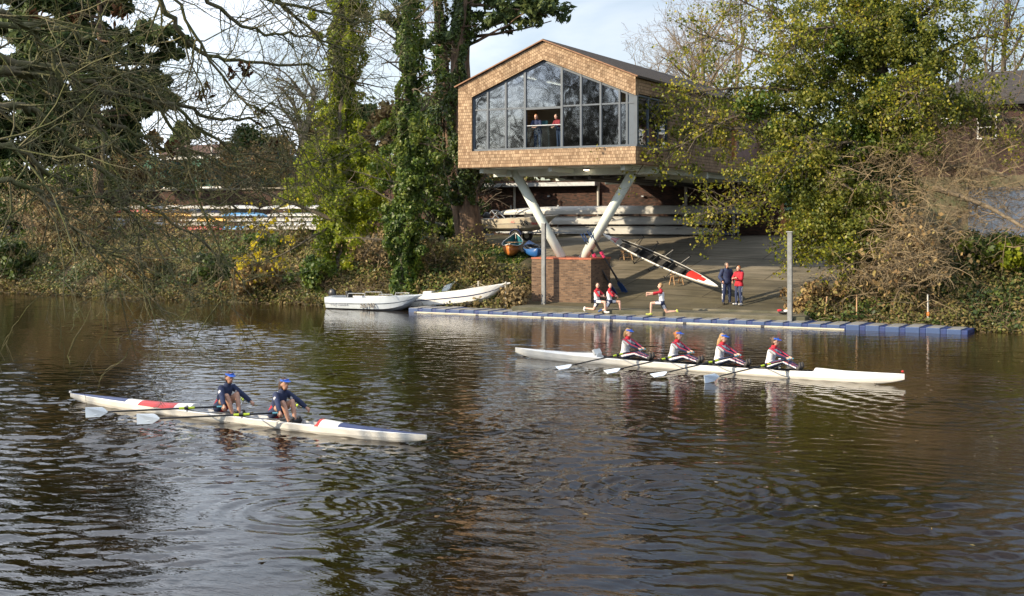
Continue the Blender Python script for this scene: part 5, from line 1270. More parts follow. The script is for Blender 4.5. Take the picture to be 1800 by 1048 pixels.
# launch on a trailer in the yard
lx = at_v(856, 405, 13.5); zg = ground(lx.x+2, 13.5)
def trailer(name, lab, p, rz, l, grp):
    t = thing(name, lab, 'trailer', p, rz, group=grp)
    b = MB()
    for s in (-1, 1): b.box((l*.1, s*.5, .52), (l*.9, .08, .1)); 
    for x in (-.6, .6, 1.4): b.box((x, 0, .52), (.08, 1.1, .08))
    b.bar((l*.55, .5, .52), (l*.85, 0, .5), .07, .09); b.bar((l*.55, -.5, .52), (l*.85, 0, .5), .07, .09); b.build('frame', M['galv'], t)
    for s in (-1, 1):
        b = MB(); b.tube([(0, s*.72-.09, .31), (0, s*.72+.09, .31)], .31, 20); w = b.build('wheel', M['rubber'], t)
        b = MB(); b.tube([(0, s*.72-.10, .31), (0, s*.72+.10, .31)], .16, 14); b.build('rim', M['offwhite'], w)
        b = MB(); rr = [[(math.cos(a)*.40, s*.72+y, .31+math.sin(a)*.40) for y in (-.12, .12)]+[(math.cos(a)*.37, s*.72+y, .31+math.sin(a)*.37) for y in (.12, -.12)] for a in np.linspace(.2, 2.94, 9)]
        b.loft(rr); b.build('mudguard', M['navydeck'], t)
    return t
trailer('boat_trailer', 'low trailer with white rimmed wheels under the beige launch in the yard', (lx.x+2.35, 13.5, zg+.05), 0, 4.2, 'boat trailers')
l3 = thing('motor_launch', 'beige motor launch marked 12R on a trailer behind the left pale column', 'motor boat', (lx.x+2.4, 13.5, zg+.72))
b = MB(); launch(b, 4.7, 1.7, .62); b.build('hull', [mat('beige_gelcoat', (.48, .43, .34), .4, .1, 2), M['insidew'], M['offwhite']], l3)
outboard(l3, -2.42, .55, 1.1, R(30)); text_mesh('number', '12R', .34, M['black'], l3, (.55, -.83, .36), (R(82), 0, 0), .004); text_mesh('red_lettering', 'launch', .26, M['reddeck'], l3, (1.35, -.76, .38), (R(82), 0, R(8)), .004); text_mesh('red_mark', 'RC', .2, M['reddeck'], l3, (-.2, -.84, .46), (R(82), 0, 0), .004)
b = MB(); b.box((.5, 0, .82), (.5, .5, .25)); b.bar((.2, .2, .7), (.1, .2, 1.05), .04, .04); b.build('console', M['black'], l3, bevel=.03)
p = at_v(795, 408, 12.5)
trailer('boat_trailer', 'trailer with a red wheel hub half hidden left of the stout trunk', (p.x-.3, 12.6, ground(p.x, 12.6)+.02), 0, 3.6, 'boat trailers')
l4 = thing('motor_launch', 'grey green dinghy on a trailer half hidden behind the stout bare trunk', 'motor boat', (p.x, 12.6, ground(p.x, 12.6)+.6), R(180))
b = MB(); launch(b, 4.0, 1.5, .5); b.build('hull', [mat('grey_green_hull', (.14, .15, .13), .5, .15), M['inside'], M['offwhite']], l4)
p = at_v(870, 385, 16.0); ta = thing('trailer_frame', 'bare grey A-frame of a boat trailer behind the beige launch', 'trailer', (p.x, 16.0, 3.2))
b = MB()
for y in (-.4, .4): b.tube([(-1.0, y, .4), (0, y, 1.75), (1.2, y, .6)], .05, 8); b.tube([(-.9, y, .5), (1.2, y, .5)], .05, 8)
b.tube([(0, -.4, 1.75), (0, .4, 1.75)], .05, 8); b.build('frame', M['galv'], ta)

# ---- canoe and kayak on the grass
def canoe(name, lab, p, rz, L_, beam, depth, mats, pitch, n=20, cock=None, roll=0, cat='canoe'):
    t = thing(name, lab, cat, p); t.rotation_euler = (roll, pitch, rz); rings = []; xs = np.linspace(-1, 1, n)
    for s in xs:
        w = beam/2*max(.0, 1-abs(s)**2.2)**.8+.015; zg = depth*(1+.45*abs(s)**4); zk = depth*.5*abs(s)**6
        r = [(s*L_/2, w*math.cos(math.pi*j/10), zg-(zg-zk)*math.sin(math.pi*j/10)**.6) for j in range(11)]
        if cock is None: r += [(s*L_/2, y*w, zk+.03+(zg-zk-.03)*abs(y)**3) for y in (-.92, -.6, 0, .6, .92)]
        else: 
            dd = -.16 if abs(s) < cock else .09*(1-abs(s))+.02
            r += [(s*L_/2, -.75*w, zg+.02), (s*L_/2, -.5*w, zg+dd), (s*L_/2, 0, zg+dd), (s*L_/2, .5*w, zg+dd), (s*L_/2, .75*w, zg+.02)]
        rings.append(r)
    b = MB(); b.loft(rings, 0, True, True, lambda i, k: 0 if k < 10 else (1 if (cock is None or abs(xs[i]) < cock) else 0)); hull_ = b.build('hull', mats, t, smooth=True)
    if cock is None:
        b = MB()
        for s in (1, -1): b.tube([(x*L_/2, s*(beam/2*max(0, 1-abs(x)**2.2)**.8+.02), depth*(1+.45*abs(x)**4)+.01) for x in xs], .022, 6)
        b.build('gunwale', M['white'], t)
        for x in (-.55, .35):
            b = MB(); b.box((x*L_/2, 0, depth*.85), (.16, beam*.86, .03)); b.build('seat', M['timber'], t)
    else:
        b = MB(); b.tube([(math.cos(a)*cock*L_/2, math.sin(a)*beam*.33, depth+.05) for a in np.linspace(0, 6.283, 20)], .03, 6); b.build('cockpit_rim', M['black'], t)
    return t
p = at_v(882, 452, 3.8)
canoe('canoe', 'orange open canoe with teal inside lying bow down on the grass bank', (p.x-.35, 5.6, ground(p.x, 5.6)+.10), R(114), 4.2, 1.0, .50, [M['orangec'], M['teal']], R(-7))
p = at_v(918, 455, 4.4)
canoe('kayak', 'short blue kayak lying on the bank beside the orange canoe', (p.x+.35, 4.9, ground(p.x, 4.9)+.08), R(128), 2.4, .95, .36, [M['kayakb'], M['inside']], R(-9), cock=.42, cat='kayak')

# ---- sweep oars leaning on the right-hand column
for k, (bx, by, bv, tx, ty, lab) in enumerate(((1083, 523, 3.1, 1021, 411, 'leftmost dark blue oar leaning on the right column, pink tape on its shaft'), (1078, 520, 3.2, 1026, 410, 'dark oar with pink tape leaning just right of the leftmost oar'), (1101, 517, 3.4, 1032, 406, 'dark oar with broad blue blade and pink tape, rightmost of the leaning oars'), (1096, 514, 3.5, 1037, 407, 'dark blue oar leaning second from right against the right column'))):
    lo = at_v(bx, by, bv); lo.z = prof(PROF_SLIP, bv)+.06; lo = Vector((at_v(bx, by, bv).x, bv, lo.z)); hi = at_v(tx, ty, 2.25)
    d = (lo-hi); L_ = d.length; d.normalize(); t = thing('sweep_oar', lab, 'oar', hi[:], group='oars leaning on the column')
    t.rotation_euler = (d.to_track_quat('X', 'Z') @ Quaternion((1, 0, 0), R(70))).to_euler()
    b = MB(); b.tube([(0, 0, 0), (L_*.35, 0, 0), (L_-.5, 0, 0)], [.026, .034, .026], 8); b.build('shaft', M['carbon'], t)
    b = MB(); b.tube([(0, 0, 0), (.45, 0, 0)], .029, 8); b.build('grip', M['oarblue'], t)
    b = MB(); b.tube([(L_*.34, 0, 0), (L_*.38, 0, 0)], .065, 8); b.tube([(L_*.39, 0, 0), (L_*.43, 0, 0)], .062, 8); b.build('tape', M['pink'], t)
    outl = [(L_-.58, .02), (L_-.48, .10), (L_, .15), (L_, -.13), (L_-.46, -.12), (L_-.58, -.02)]; b = MB(); n = len(outl)
    b.add([(x, y, z) for y in (-.008, .008) for x, z in outl], [list(range(n))[::-1], [n+i for i in range(n)]]+[(i, (i+1) % n, n+(i+1) % n, n+i) for i in range(n)]); b.build('blade', M['oarblue'], t)

# ---- pontoon of blue float blocks
PU0, PU1, PV0, PV1, PZ = -32.5, -7.5, -2.05, -.35, .235
pt = thing('floating_pontoon', 'long floating pontoon of blue plastic blocks at the foot of the slipway', 'pontoon', (PU0, PV0, 0))
M['float'] = bpy.data.materials.new('blue_float_plastic'); M['float'].use_nodes = True
t_ = M['float'].node_tree; p_ = t_.nodes['Principled BSDF']; p_.inputs['Roughness'].default_value = .55
g_ = N(t_, 'ShaderNodeNewGeometry'); s_ = N(t_, 'ShaderNodeSeparateXYZ'); r_ = N(t_, 'ShaderNodeValToRGB'); r_.color_ramp.elements[0].position = .6; r_.color_ramp.elements[1].position = .8
n_ = N(t_, 'ShaderNodeTexNoise'); n_.inputs['Scale'].default_value = 5; n_.inputs['Detail'].default_value = 6; a_ = N(t_, 'ShaderNodeValToRGB'); a_.color_ramp.elements[0].color = (.13, .14, .15, 1); a_.color_ramp.elements[1].color = (.30, .29, .26, 1); a_.color_ramp.elements[0].position = .35; a_.color_ramp.elements[1].position = .65
tc_ = N(t_, 'ShaderNodeTexCoord'); m_ = N(t_, 'ShaderNodeMixRGB'); bl = N(t_, 'ShaderNodeValToRGB'); bl.color_ramp.elements[0].color = (.02, .045, .125, 1); bl.color_ramp.elements[1].color = (.045, .09, .21, 1)
k_ = t_.links.new; k_(g_.outputs['True Normal'], s_.inputs[0]); k_(s_.outputs['Z'], r_.inputs[0]); k_(tc_.outputs['Object'], n_.inputs['Vector']); k_(n_.outputs['Fac'], a_.inputs[0]); k_(n_.outputs['Fac'], bl.inputs[0]); k_(r_.outputs[0], m_.inputs[0]); k_(bl.outputs[0], m_.inputs[1]); k_(a_.outputs[0], m_.inputs[2]); k_(m_.outputs[0], p_.inputs['Base Color'])
M['floatd'] = mat('dark_blue_float', (.012, .03, .12), .55, .2)
nb_ = 33; pw = (PU1-PU0)/nb_; proto_ = None
for i in range(nb_):
    if proto_ is None:
        b = MB(); b.box((0, .42, 0), (pw*.70, .86, .42)); b.box((0, 1.28, 0), (pw*.70, .82, .42)); b.box((pw*.5, .85, -.005), (pw*.32, 1.68, .37), 1); b.box((0, .85, .0), (pw*.66, .1, .34), 1)
        proto_ = b.build('float_block', [M['float'], M['floatd']], pt, bevel=.03); o = proto_
    else:
        o = proto_.copy(); C.objects.link(o); o.parent = pt
    o.location = ((i+.5)*pw, 0, -.005+.014*math.sin(i*1.9)+.01*math.sin(i*.7)); o.rotation_euler = (R(random.Random(i).uniform(-1, 1)), R(random.Random(i+9).uniform(-.8, .8)), 0)
proto_ = None; L_ = (PU1-PU0)*.80; ns = 6
for i in range(ns):
    if proto_ is None:
        b = MB(); w = L_/ns; b.tube([(.06, 0, 0), (w-.06, 0, 0)], .042, 8); b.tube([(-.08, 0, 0), (.06, 0, 0)], .055, 8, 1); proto_ = b.build('fender_rail', [mat('yellowed_white_rail', (.42, .40, .31), .6, .12, 3), M['black']], pt); o = proto_
    else: o = proto_.copy(); C.objects.link(o); o.parent = pt
    o.location = (.6+i*L_/ns, -.12, .012)
# tall steel piles
for x, y, v, lab in ((955, 534, .95, 'tall grey steel pile in front of the brick plinth'), (1388, 559, -1.25, 'tall grey steel pile at the right foot of the slipway')):
    p = at_v(x, y, v); t = thing('mooring_pile', lab, 'post', (p.x, v, -.6 if v < 0 else prof(PROF_SLIP, v)-.2), group='steel piles')
    h = at_v(x, 393 if x < 1000 else 408, v).z-t.location.z; b = MB(); b.box((0, 0, h/2), (.15, .05, h)); b.box((-.075, .05, h/2), (.035, .14, h)); b.box((.075, .05, h/2), (.035, .14, h)); b.build('pile', M['pile'], t)
    b = MB(); b.box((0, .04, h+.01), (.26, .2, .03)); b.build('cap', M['galv'], t)
# roped posts on the bank
rps = []
for k, (x, v, lab) in enumerate(((800, 1.0, 'short white post with rope behind the moored launches, leftmost of three'), (841, 1.0, 'short white post with rope, middle of three'), (889, .3, 'short white post with rope nearest the tall steel pile'))):
    p = at_v(x, 500, v); z = ground(p.x, v)-.1; top = at_v(x, 496, v).z if k < 2 else at_v(x, 497, v).z; t = thing('rope_post', lab, 'post', (p.x, v, z), group='roped posts')
    b = MB(); b.tube([(0, 0, 0), (0, 0, top-z)], .045, 8); b.build('pole', M['offwhite'], t); b = MB(); b.ell((0, 0, top-z), (.06, .06, .05), 8); b.build('cap', M['offwhite'], t); rps.append(Vector((p.x, v, top-.03)))
rp_ = MB(); pts = []
for a, c in zip(rps, rps[1:]):
    for k in range(8): q = a.lerp(c, k/8); q.z -= .22*math.sin(math.pi*k/8); pts.append(q)
pts.append(rps[-1]); rp_.tube([q-rps[1] for q in pts], .016, 5); ro = rp_.build('rope', mat('rope', (.30, .27, .18), .9)); ro.location = rps[1]; tag(ro, 'sagging rope strung between the three short white posts', 'rope')
for k, (x, y0, y1, v, lean, lab) in enumerate(((1447, 521, 566, -.15, .16, 'leaning pale stake on the right bank nearest the tall steel pile'), (1506, 519, 569, -.15, 0, 'straight pale stake standing between two others on the right bank'), (1632, 518, 574, -.2, -.03, 'pale stake with an orange rag behind the pontoon end'))):
    p = at_v(x, y1, v); h = at_v(x, y0, v).z-p.z; t = thing('stake', lab, 'stake', (p.x, v, p.z-.2), group='pale stakes'); b = MB(); b.tube([(0, 0, 0), (lean*.6, 0, h*.6+.1), (lean, .02, h+.2)], .032, 6); b.build('pole', M['timber' if k < 2 else 'offwhite'], t)
    if k == 2: b = MB(); b.ell((0, -.03, h*.55), (.07, .05, .10), 6); b.build('rag', M['orangec'], t)
p = at_v(1378, 548, -.2); kt = thing('kit_bundle', 'small bundle of red and white kit left on the slipway step by the pile', 'bag', (p.x, -.3, .42)); b = MB(); b.ell((0, 0, .06), (.22, .14, .09), 10); b.build('bag', M['black'], kt); b = MB(); b.ell((.14, -.06, .12), (.12, .09, .06), 8); b.build('white_towel', M['whitefab'], kt); b = MB(); b.ell((-.14, -.03, .13), (.12, .09, .06), 8); b.build('red_top', M['redfab'], kt)
# ================================================================== PEOPLE
def sub(me_src, mask, nrm, co, off, name, mats, mi, parent):
    """copy the masked faces of the body, lifted off the skin, as a garment"""
    idx = np.nonzero(mask)[0]; fv = [me_src.polygons[int(i)].vertices[:] for i in idx]; used = sorted({k for f in fv for k in f}); mp_ = {k: j for j, k in enumerate(used)}
    vs = [co[k]+nrm[k]*off for k in used]
    me = bpy.data.meshes.new(name); me.from_pydata([tuple(v) for v in vs], [], [[mp_[k] for k in f] for f in fv])
    for m in mats: me.materials.append(m)
    me.polygons.foreach_set('material_index', [int(mi[i]) for i in idx]); me.polygons.foreach_set('use_smooth', [True]*len(me.polygons)); me.update()
    o = bpy.data.objects.new(name, me); return link(o, parent)

def person(label, J, loc, rz, outfit, hair, hairstyle='short', visor=False, skin='skin', S=1.0, group=None, grip=.5, female=False, z=None):
    J = {k: Vector(v)*S for k, v in J.items()}
    t = thing('person', label, 'person', loc, rz, group=group)
    pel, neck, head = J['pel'], J['neck'], J['head']; fd = J['fd'].normalized()
    hl = (J['hipL']-J['hipR']).normalized(); sl = (J['shL']-J['shR']).normalized(); up = (neck-pel).normalized()
    b = MB(); rings = []; wf = .92 if female else 1
    for tt, w, d in ((-.18, .085, .075), (-.10, .15, .115), (.05, .165*(1.04 if female else .98), .118), (.30, .135*wf, .10), (.55, .152*wf, .112), (.78, .172*wf, .108), (.92, .125*wf, .08), (1.0, .062, .062), (1.14, .052, .056)):
        lat = hl.lerp(sl, min(1, max(0, tt))).normalized(); f = lat.cross(up).normalized(); c = pel.lerp(neck, tt) if tt <= 1 else neck+(head-neck)*((tt-1)*2.2)
        if .2 < tt < .8: c = c-f*.012*S
        rings.append([c+(lat*w*math.cos(2*math.pi*k/16)+f*d*math.sin(2*math.pi*k/16))*S for k in range(16)])
    b.loft(rings)
    def limb_(pts, rr): b.tube(pts, [r*S for r in rr], 12); [b.ell(p, (r*S*.98,)*3, 10) for p, r in zip(pts, rr)]
    bones = [('torso', pel, neck, .12), ('neck', neck, head, .05), ('head', head-Vector((0, 0, .03)), head+Vector((0, 0, .05)), .1)]
    for s in ('L', 'R'):
        sh, el, wr, hp, kn, an, to = (J[k+s] for k in ('sh', 'el', 'wr', 'hip', 'kn', 'an', 'to'))
        limb_([sh, sh.lerp(el, .45), el], (.058, .050, .041)); limb_([el, el.lerp(wr, .35), wr], (.041, .042, .028))
        limb_([hp, hp.lerp(kn, .4), kn], (.092, .082, .057)); limb_([kn, kn.lerp(an, .32), an], (.055, .056, .036))
        hd = (wr-el).normalized(); b.tube([wr, wr+hd*.05*S, wr+hd*.09*S], [.028*S, .040*S, .034*S], 10)
        heel = an+(an-kn).normalized()*.05*S; fdv = (to-an).normalized()
        b.tube([heel-fdv*.04*S, heel+fdv*.08*S, to], [.040*S, .042*S, .030*S], 10); b.ell(to, (.034*S,)*3, 8); b.ell(heel-fdv*.03*S, (.042*S,)*3, 8); b.tube([an, heel], [.036*S, .042*S], 8)
        bones += [('upperarm', sh, el, .05), ('forearm', el, wr, .035), ('hand', wr, wr+hd*.1*S, .035), ('thigh', hp, kn, .075), ('shin', kn, an, .045), ('foot', heel, to, .04)]
    rx = fd; ry = Vector((0, 0, 1)).cross(fd).normalized(); rz_ = rx.cross(ry); HM = Matrix((rx, ry, rz_)).transposed()
    H = lambda x, y, zz: head+HM @ (Vector((x, y, zz))*S)
    b.ell(H(0, 0, .02), (.098*S, .078*S, .105*S), 16, M=HM); b.ell(H(.028, 0, -.055), (.062*S, .058*S, .066*S), 12, M=HM)
    b.tube([H(.085, 0, .02), H(.108, 0, -.022), H(.09, 0, -.036)], [.012*S, .017*S, .012*S], 8)
    for s in (-1, 1): b.ell(H(-.005, s*.078, -.005), (.024*S, .012*S, .034*S), 8, M=HM)
    tmp = b.build('tmp', [M[skin]], None)
    r = tmp.modifiers.new('r', 'REMESH'); r.mode = 'VOXEL'; r.voxel_size = .0155*S; sm = tmp.modifiers.new('s', 'SMOOTH'); sm.iterations = 4; sm.factor = .5
    bpy.context.view_layer.update()
    me = bpy.data.meshes.new_from_object(tmp.evaluated_get(bpy.context.evaluated_depsgraph_get())); bpy.data.objects.remove(tmp)
    nv = len(me.vertices); co = np.empty(nv*3, np.float32); me.vertices.foreach_get('co', co); co = co.reshape(-1, 3); nr = np.empty(nv*3, np.float32); me.vertices.foreach_get('normal', nr); nr = nr.reshape(-1, 3)
    nf = len(me.polygons); fc = np.empty(nf*3, np.float32); me.polygons.foreach_get('center', fc); fc = fc.reshape(-1, 3); fn = np.empty(nf*3, np.float32); me.polygons.foreach_get('normal', fn); fn = fn.reshape(-1, 3)
    best = np.full(nf, 1e9); lab = np.zeros(nf, int); par = np.zeros(nf)
    for i, (n_, a, c, ra) in enumerate(bones):
        a = np.array(a); c = np.array(c); ab = c-a; tt = np.clip(((fc-a) @ ab)/(ab @ ab+1e-9), 0, 1); d = np.linalg.norm(fc-(a+tt[:, None]*ab), axis=1)-ra*S
        if n_ == 'torso': d = d-.012
        k = d < best; best[k] = d[k]; lab[k] = i; par[k] = tt[k]
    names = np.array([q[0] for q in bones])[lab]
    body = bpy.data.objects.new('body', me); link(body, t); me.materials.clear(); me.materials.append(M[skin]); me.polygons.foreach_set('use_smooth', [True]*nf)
    # fingers, joined into the body mesh
    fb = MB()
    for s, sg in (('L', 1), ('R', -1)):
        wr, el = J['wr'+s], J['el'+s]; hd = (wr-el).normalized(); side = hd.cross(Vector((0, 0, 1)))
        side = side.normalized() if side.length > .2 else Vector((0, 1, 0)); pn = side.cross(hd).normalized()
        if pn.z > 0: pn = -pn
        for k in range(4):
            p0 = wr+hd*.085*S+side*(k-1.5)*.0185*S; l = (.065, .075, .070, .055)[k]*S; a1, a2 = grip*1.1, grip*2.2
            p1 = p0+(hd*math.cos(a1)+pn*math.sin(a1))*l*.55; p2 = p1+(hd*math.cos(a2)+pn*math.sin(a2))*l*.5
            fb.tube([p0-hd*.012*S, p0, p1, p2], [.0095*S, .0095*S, .0085*S, .0065*S], 6)
        p0 = wr+hd*.03*S-side*sg*.030*S; fb.tube([p0, p0+(hd*.6-side*sg*.5+pn*.4).normalized()*.035*S, p0+(hd*.9-side*sg*.1+pn*.6).normalized()*.065*S], [.012*S, .0105*S, .008*S], 6)
    mouth = MB(); mouth.ell(H(.082, 0, -.062), (.010*S, .024*S, .006*S), 8, M=HM)
    fo = fb.build('tmp2', [M[skin]], None, smooth=True); mo = mouth.build('tmp3', [M['redfab']], None)
    bm = bmesh.new(); bm.from_mesh(me); n0 = len(bm.faces); bm.from_mesh(fo.data); bm.faces.ensure_lookup_table(); n1 = len(bm.faces); bm.from_mesh(mo.data); bm.faces.ensure_lookup_table()
    for f in bm.faces[n1:]: f.material_index = 1
    me2 = bpy.data.meshes.new('body'); bm.to_mesh(me2); bm.free(); me2.materials.append(M[skin]); me2.materials.append(mat('lips', (.35, .10, .08), .5) if 'lips' not in M else M['lips'])
    body.data = me2; bpy.data.objects.remove(fo); bpy.data.objects.remove(mo)
    for gname, off, mats, fn_ in outfit:
        mi = np.full(nf, -1)
        for i in range(nf):
            v = fn_(names[i], par[i], fn[i], fc[i]-np.array(pel))
            if v is not None: mi[i] = v
        if (mi >= 0).any(): sub(me, mi >= 0, nr, co, off*S, gname, [M[m] for m in mats], mi, t)
    for s in (-1, 1):
        b = MB(); b.ell(H(.086, s*.031, .012), (.009*S, .013*S, .008*S), 8, M=HM); b.build('eye', M['eye'], t)
    hb = MB()
    hb.ell(H(-.026, 0, .040), (.094*S, .090*S, .104*S), 14, M=HM)
    if hairstyle in ('long', 'ponytail', 'bun'): hb.ell(H(-.035, 0, -.02), (.07*S, .083*S, .09*S), 12, M=HM)
    if hairstyle == 'ponytail': hb.tube([H(-.09, 0, .04), H(-.14, .0, .0), H(-.15, 0, -.10), H(-.13, 0, -.20)], [.03*S, .038*S, .034*S, .012*S], 8)
    if hairstyle == 'long': hb.tube([H(-.06, 0, .0), H(-.10, 0, -.10), H(-.12, 0, -.24), H(-.13, 0, -.34)], [.07*S, .075*S, .06*S, .02*S], 10)
    if hairstyle == 'bun': hb.ell(H(-.12, 0, .06), (.04*S,)*3, 8)
    hb.build('hair', M[hair], t, smooth=True)
    if visor:
        b = MB(); n = 15; rr = []
        for k in range(n):
            a = lerp(-1.7, 1.7, k/(n-1)); x, y = math.cos(a), math.sin(a)
            rr.append([H(x*.106-.004, y*.096, .068), H(x*.102-.004, y*.094, .104), H(x*.090-.004, y*.084, .106), H(x*.096-.004, y*.084, .068)])
        b.loft(rr)
        rr = []
        for k in range(9):
            a = lerp(-1.15, 1.15, k/8); x, y = math.cos(a), math.sin(a); o_ = .085*math.cos(a)**.6
            rr.append([H(x*.10, y*.088, .072), H(x*.10+o_, y*.095, .072-.022*o_/.085), H(x*.10+o_, y*.095, .078-.022*o_/.085), H(x*.10, y*.088, .080)])
        b.loft(rr); b.build('visor', M['visor'], t, smooth=False)
    return t
M['eye'] = mat('dark_eye', (.02, .015, .012), .3); M['visor'] = mat('bright_blue_visor', (.02, .11, .55), .5, .08); M['lips'] = mat('lips', (.35, .10, .08), .5)
M['hbrown'] = mat('brown_hair', (.07, .04, .025), .6, .3, 30); M['hblond'] = mat('fair_hair', (.32, .20, .09), .6, .25, 30); M['hginger'] = mat('ginger_hair', (.32, .12, .035), .6, .25, 30); M['hdark'] = mat('dark_hair', (.025, .018, .014), .6, .3, 30); M['hgrey'] = mat('grey_brown_hair', (.12, .10, .085), .6, .3, 30)
M['shoew'] = mat('pale_shoes', (.55, .54, .52), .6, .1); M['shoeb'] = mat('blue_shoes', (.03, .07, .20), .6, .1); M['shoed'] = mat('dark_shoes', (.03, .028, .028), .6, .1); M['greyfab'] = mat('grey_fabric', (.34, .36, .40), .85, .1); M['shoey'] = mat('yellow_shoes', (.45, .48, .10), .6, .1)
M['stripe'] = M['whitefab']
ARM = ('upperarm', 'forearm')
# ---- garments
def g_jacket(n, t, fn, p):
    if n == 'torso' or n in ARM:
        if n == 'forearm' and t > .93: return None
        if n == 'torso' and t < (.34 if abs(p[1]) > .06 else .16): return 1
        if n == 'upperarm' and .35 < t < .55 and abs(fn[1]) > .75: return 2
        return 0
    if n == 'neck' and t < .3: return 0
def g_shorts(n, t, fn, p): return 0 if (n == 'thigh' and t < .45) or (n == 'torso' and t < .10) else None
def g_longshorts(n, t, fn, p):
    if n == 'thigh' and t < .62: return 1 if (abs(fn[1]) > .8 and t > .1) else 0
    if n == 'torso' and t < .10: return 0
def g_raglan(n, t, fn, p):          # white top with dark and red sleeves
    if n == 'torso': return 1 if t > .95 else (0 if t > .07 else None)
    if n in ARM: 
        if n == 'forearm' and t > .92: return None
        return 1 if .46 < fn[2] < .78 else (3 if (n == 'upperarm' and fn[2] < .2 and t < .8) else 2)
    if n == 'neck' and t < .2: return 1
def g_legging(n, t, fn, p):
    if n == 'torso' and t < .10: return 0
    if n in ('thigh', 'shin'):
        if abs(fn[1]) > .955: return 1
        if .86 < abs(fn[1]) <= .955: return 2 if fn[2] > 0 else 0
        return 0
def g_tee(n, t, fn, p):             # white rowing top with red raglan sleeves to the elbow
    if n == 'torso': return 1 if t > .86 else (0 if t > .04 else None)
    if n == 'upperarm': return 1
    if n == 'forearm' and t < .25: return 1
def g_shoe(n, t, fn, p): return 0 if n == 'foot' or (n == 'shin' and t > .97) else None
def g_coat(n, t, fn, p):
    if n == 'torso' and t > -.1: return 0
    if n == 'thigh' and t < .16: return 0
    if n in ARM: return None if (n == 'forearm' and t > .95) else 0
    if n == 'neck' and t < .45: return 0
def g_trouser(n, t, fn, p):
    if n == 'torso' and t < .12: return 0
    if n in ('thigh', 'shin'): return 1 if (abs(fn[1]) > .93 and .2 < t < .8) else 0
OUT_D = [('jacket', .016, ['navy', 'redfab', 'whitefab'], g_jacket), ('shorts', .013, ['navy'], g_shorts), ('shoe', .010, ['shoed'], g_shoe)]
OUT_Q = [('leggings', .008, ['navy', 'whitefab', 'redfab'], g_legging), ('top', .014, ['whitefab', 'redfab', 'navy', 'greyfab'], g_raglan), ('shoe', .010, ['shoed'], g_shoe)]
def OUT_B(sh): return [('shorts', .014, ['navy', 'whitefab'], g_longshorts), ('top', .012, ['whitefab', 'redfab'], g_tee), ('shoe', .011, [sh], g_shoe)]
def mirror(P): 
    o = {}
    for k, v in P.items():
        if k in ('sh', 'el', 'wr', 'hip', 'kn', 'an', 'to'): o[k+'L'] = v; o[k+'R'] = (v[0], -v[1], v[2])
        else: o[k] = v
    return o
CATCH = mirror(dict(pel=(0, 0, .11), neck=(.21, 0, .56), head=(.27, 0, .73), fd=(1, 0, .02), sh=(.19, .165, .52), el=(.36, .30, .36), wr=(.50, .385, .22), hip=(.0, .09, .10), kn=(.34, .13, .36), an=(.47, .09, -.02), to=(.58, .09, .06)))
DRIVE = mirror(dict(pel=(0, 0, .11), neck=(.12, 0, .60), head=(.16, 0, .77), fd=(1, 0, -.02), sh=(.11, .165, .55), el=(.32, .19, .42), wr=(.53, .115, .34), hip=(.0, .09, .10), kn=(.42, .12, .22), an=(.82, .09, .08), to=(.90, .09, .20)))
def vary(P, k):
    r_ = random.Random(40+k); q = dict(P); dx = r_.uniform(-.04, .03); dz = r_.uniform(-.015, .02)
    for n_ in ('neck', 'head', 'shL', 'shR'): q[n_] = (P[n_][0]+dx*(1.2 if n_ == 'head' else 1), P[n_][1], P[n_][2]+dz)
    q['fd'] = (1, r_.uniform(-.25, .25), r_.uniform(-.16, .06)); dk = r_.uniform(-.03, .03)
    for s in 'LR': a = P['kn'+s]; q['kn'+s] = (a[0], a[1]+r_.uniform(-.03, .03), a[2]+dk)
    return q
for i, (hx, hs_, lab, st_) in enumerate(((DS[0], 'hbrown', 'rower in navy jacket and blue visor seated nearest the bow of the double', 'bun'), (DS[1], 'hbrown', 'rower in navy jacket with brown plait, front seat nearest the stern of the double', 'ponytail'))):
    w = bw_(DM, DR, (hx, 0, .17)); person(lab, vary(CATCH, i), w[:], DR+math.pi, OUT_D, hs_, st_, True, 'skin', 1.0, 'rowers in the double', 1.0, True)
for i, (hx, hs_, lab, st_) in enumerate(((QS[0], 'hblond', 'rower with fair ponytail in white top, first seat at the bow of the quad', 'ponytail'), (QS[1], 'hginger', 'ginger haired rower in white top, second from the bow of the quad', 'bun'), (QS[2], 'hblond', 'rower with long loose fair hair, third from the bow of the quad', 'long'), (QS[3], 'hbrown', 'brown haired rower in white top seated nearest the stern of the quad', 'bun'))):
    w = bw_(QM, QR, (hx, 0, .19)); person(lab, vary(DRIVE, i+5), w[:], QR+math.pi, OUT_Q, hs_, st_, True, 'skinp', 1.0, 'rowers in the quad', 1.1, True)
# ---- three lads lunging on the pontoon (facing +x in their own frame)
def lunge(front_s, back_s, arms, lean=.0, pel=.52, hd=(1, 0, 0)):
    P = dict(pel=(0, 0, pel), neck=(lean, 0, pel+.50), head=(lean+.03, 0, pel+.68), fd=hd)
    P['sh'+'L'] = (lean, .19, pel+.44); P['shR'] = (lean, -.19, pel+.44); P['hipL'] = (0, .095, pel-.02); P['hipR'] = (0, -.095, pel-.02)
    f, k = front_s, back_s; sg = lambda s: 1 if s == 'L' else -1
    P['kn'+f] = (.44, sg(f)*.12, pel-.04); P['an'+f] = (.46, sg(f)*.12, .09); P['to'+f] = (.64, sg(f)*.13, .04)
    P['kn'+k] = (-.22, sg(k)*.12, .12); P['an'+k] = (-.62, sg(k)*.12, .16); P['to'+k] = (-.66, sg(k)*.12, .04)
    for s in 'LR': P['el'+s], P['wr'+s] = arms[s]
    return P
ZP = PZ+.02
W2 = lambda ang: ang  # world heading
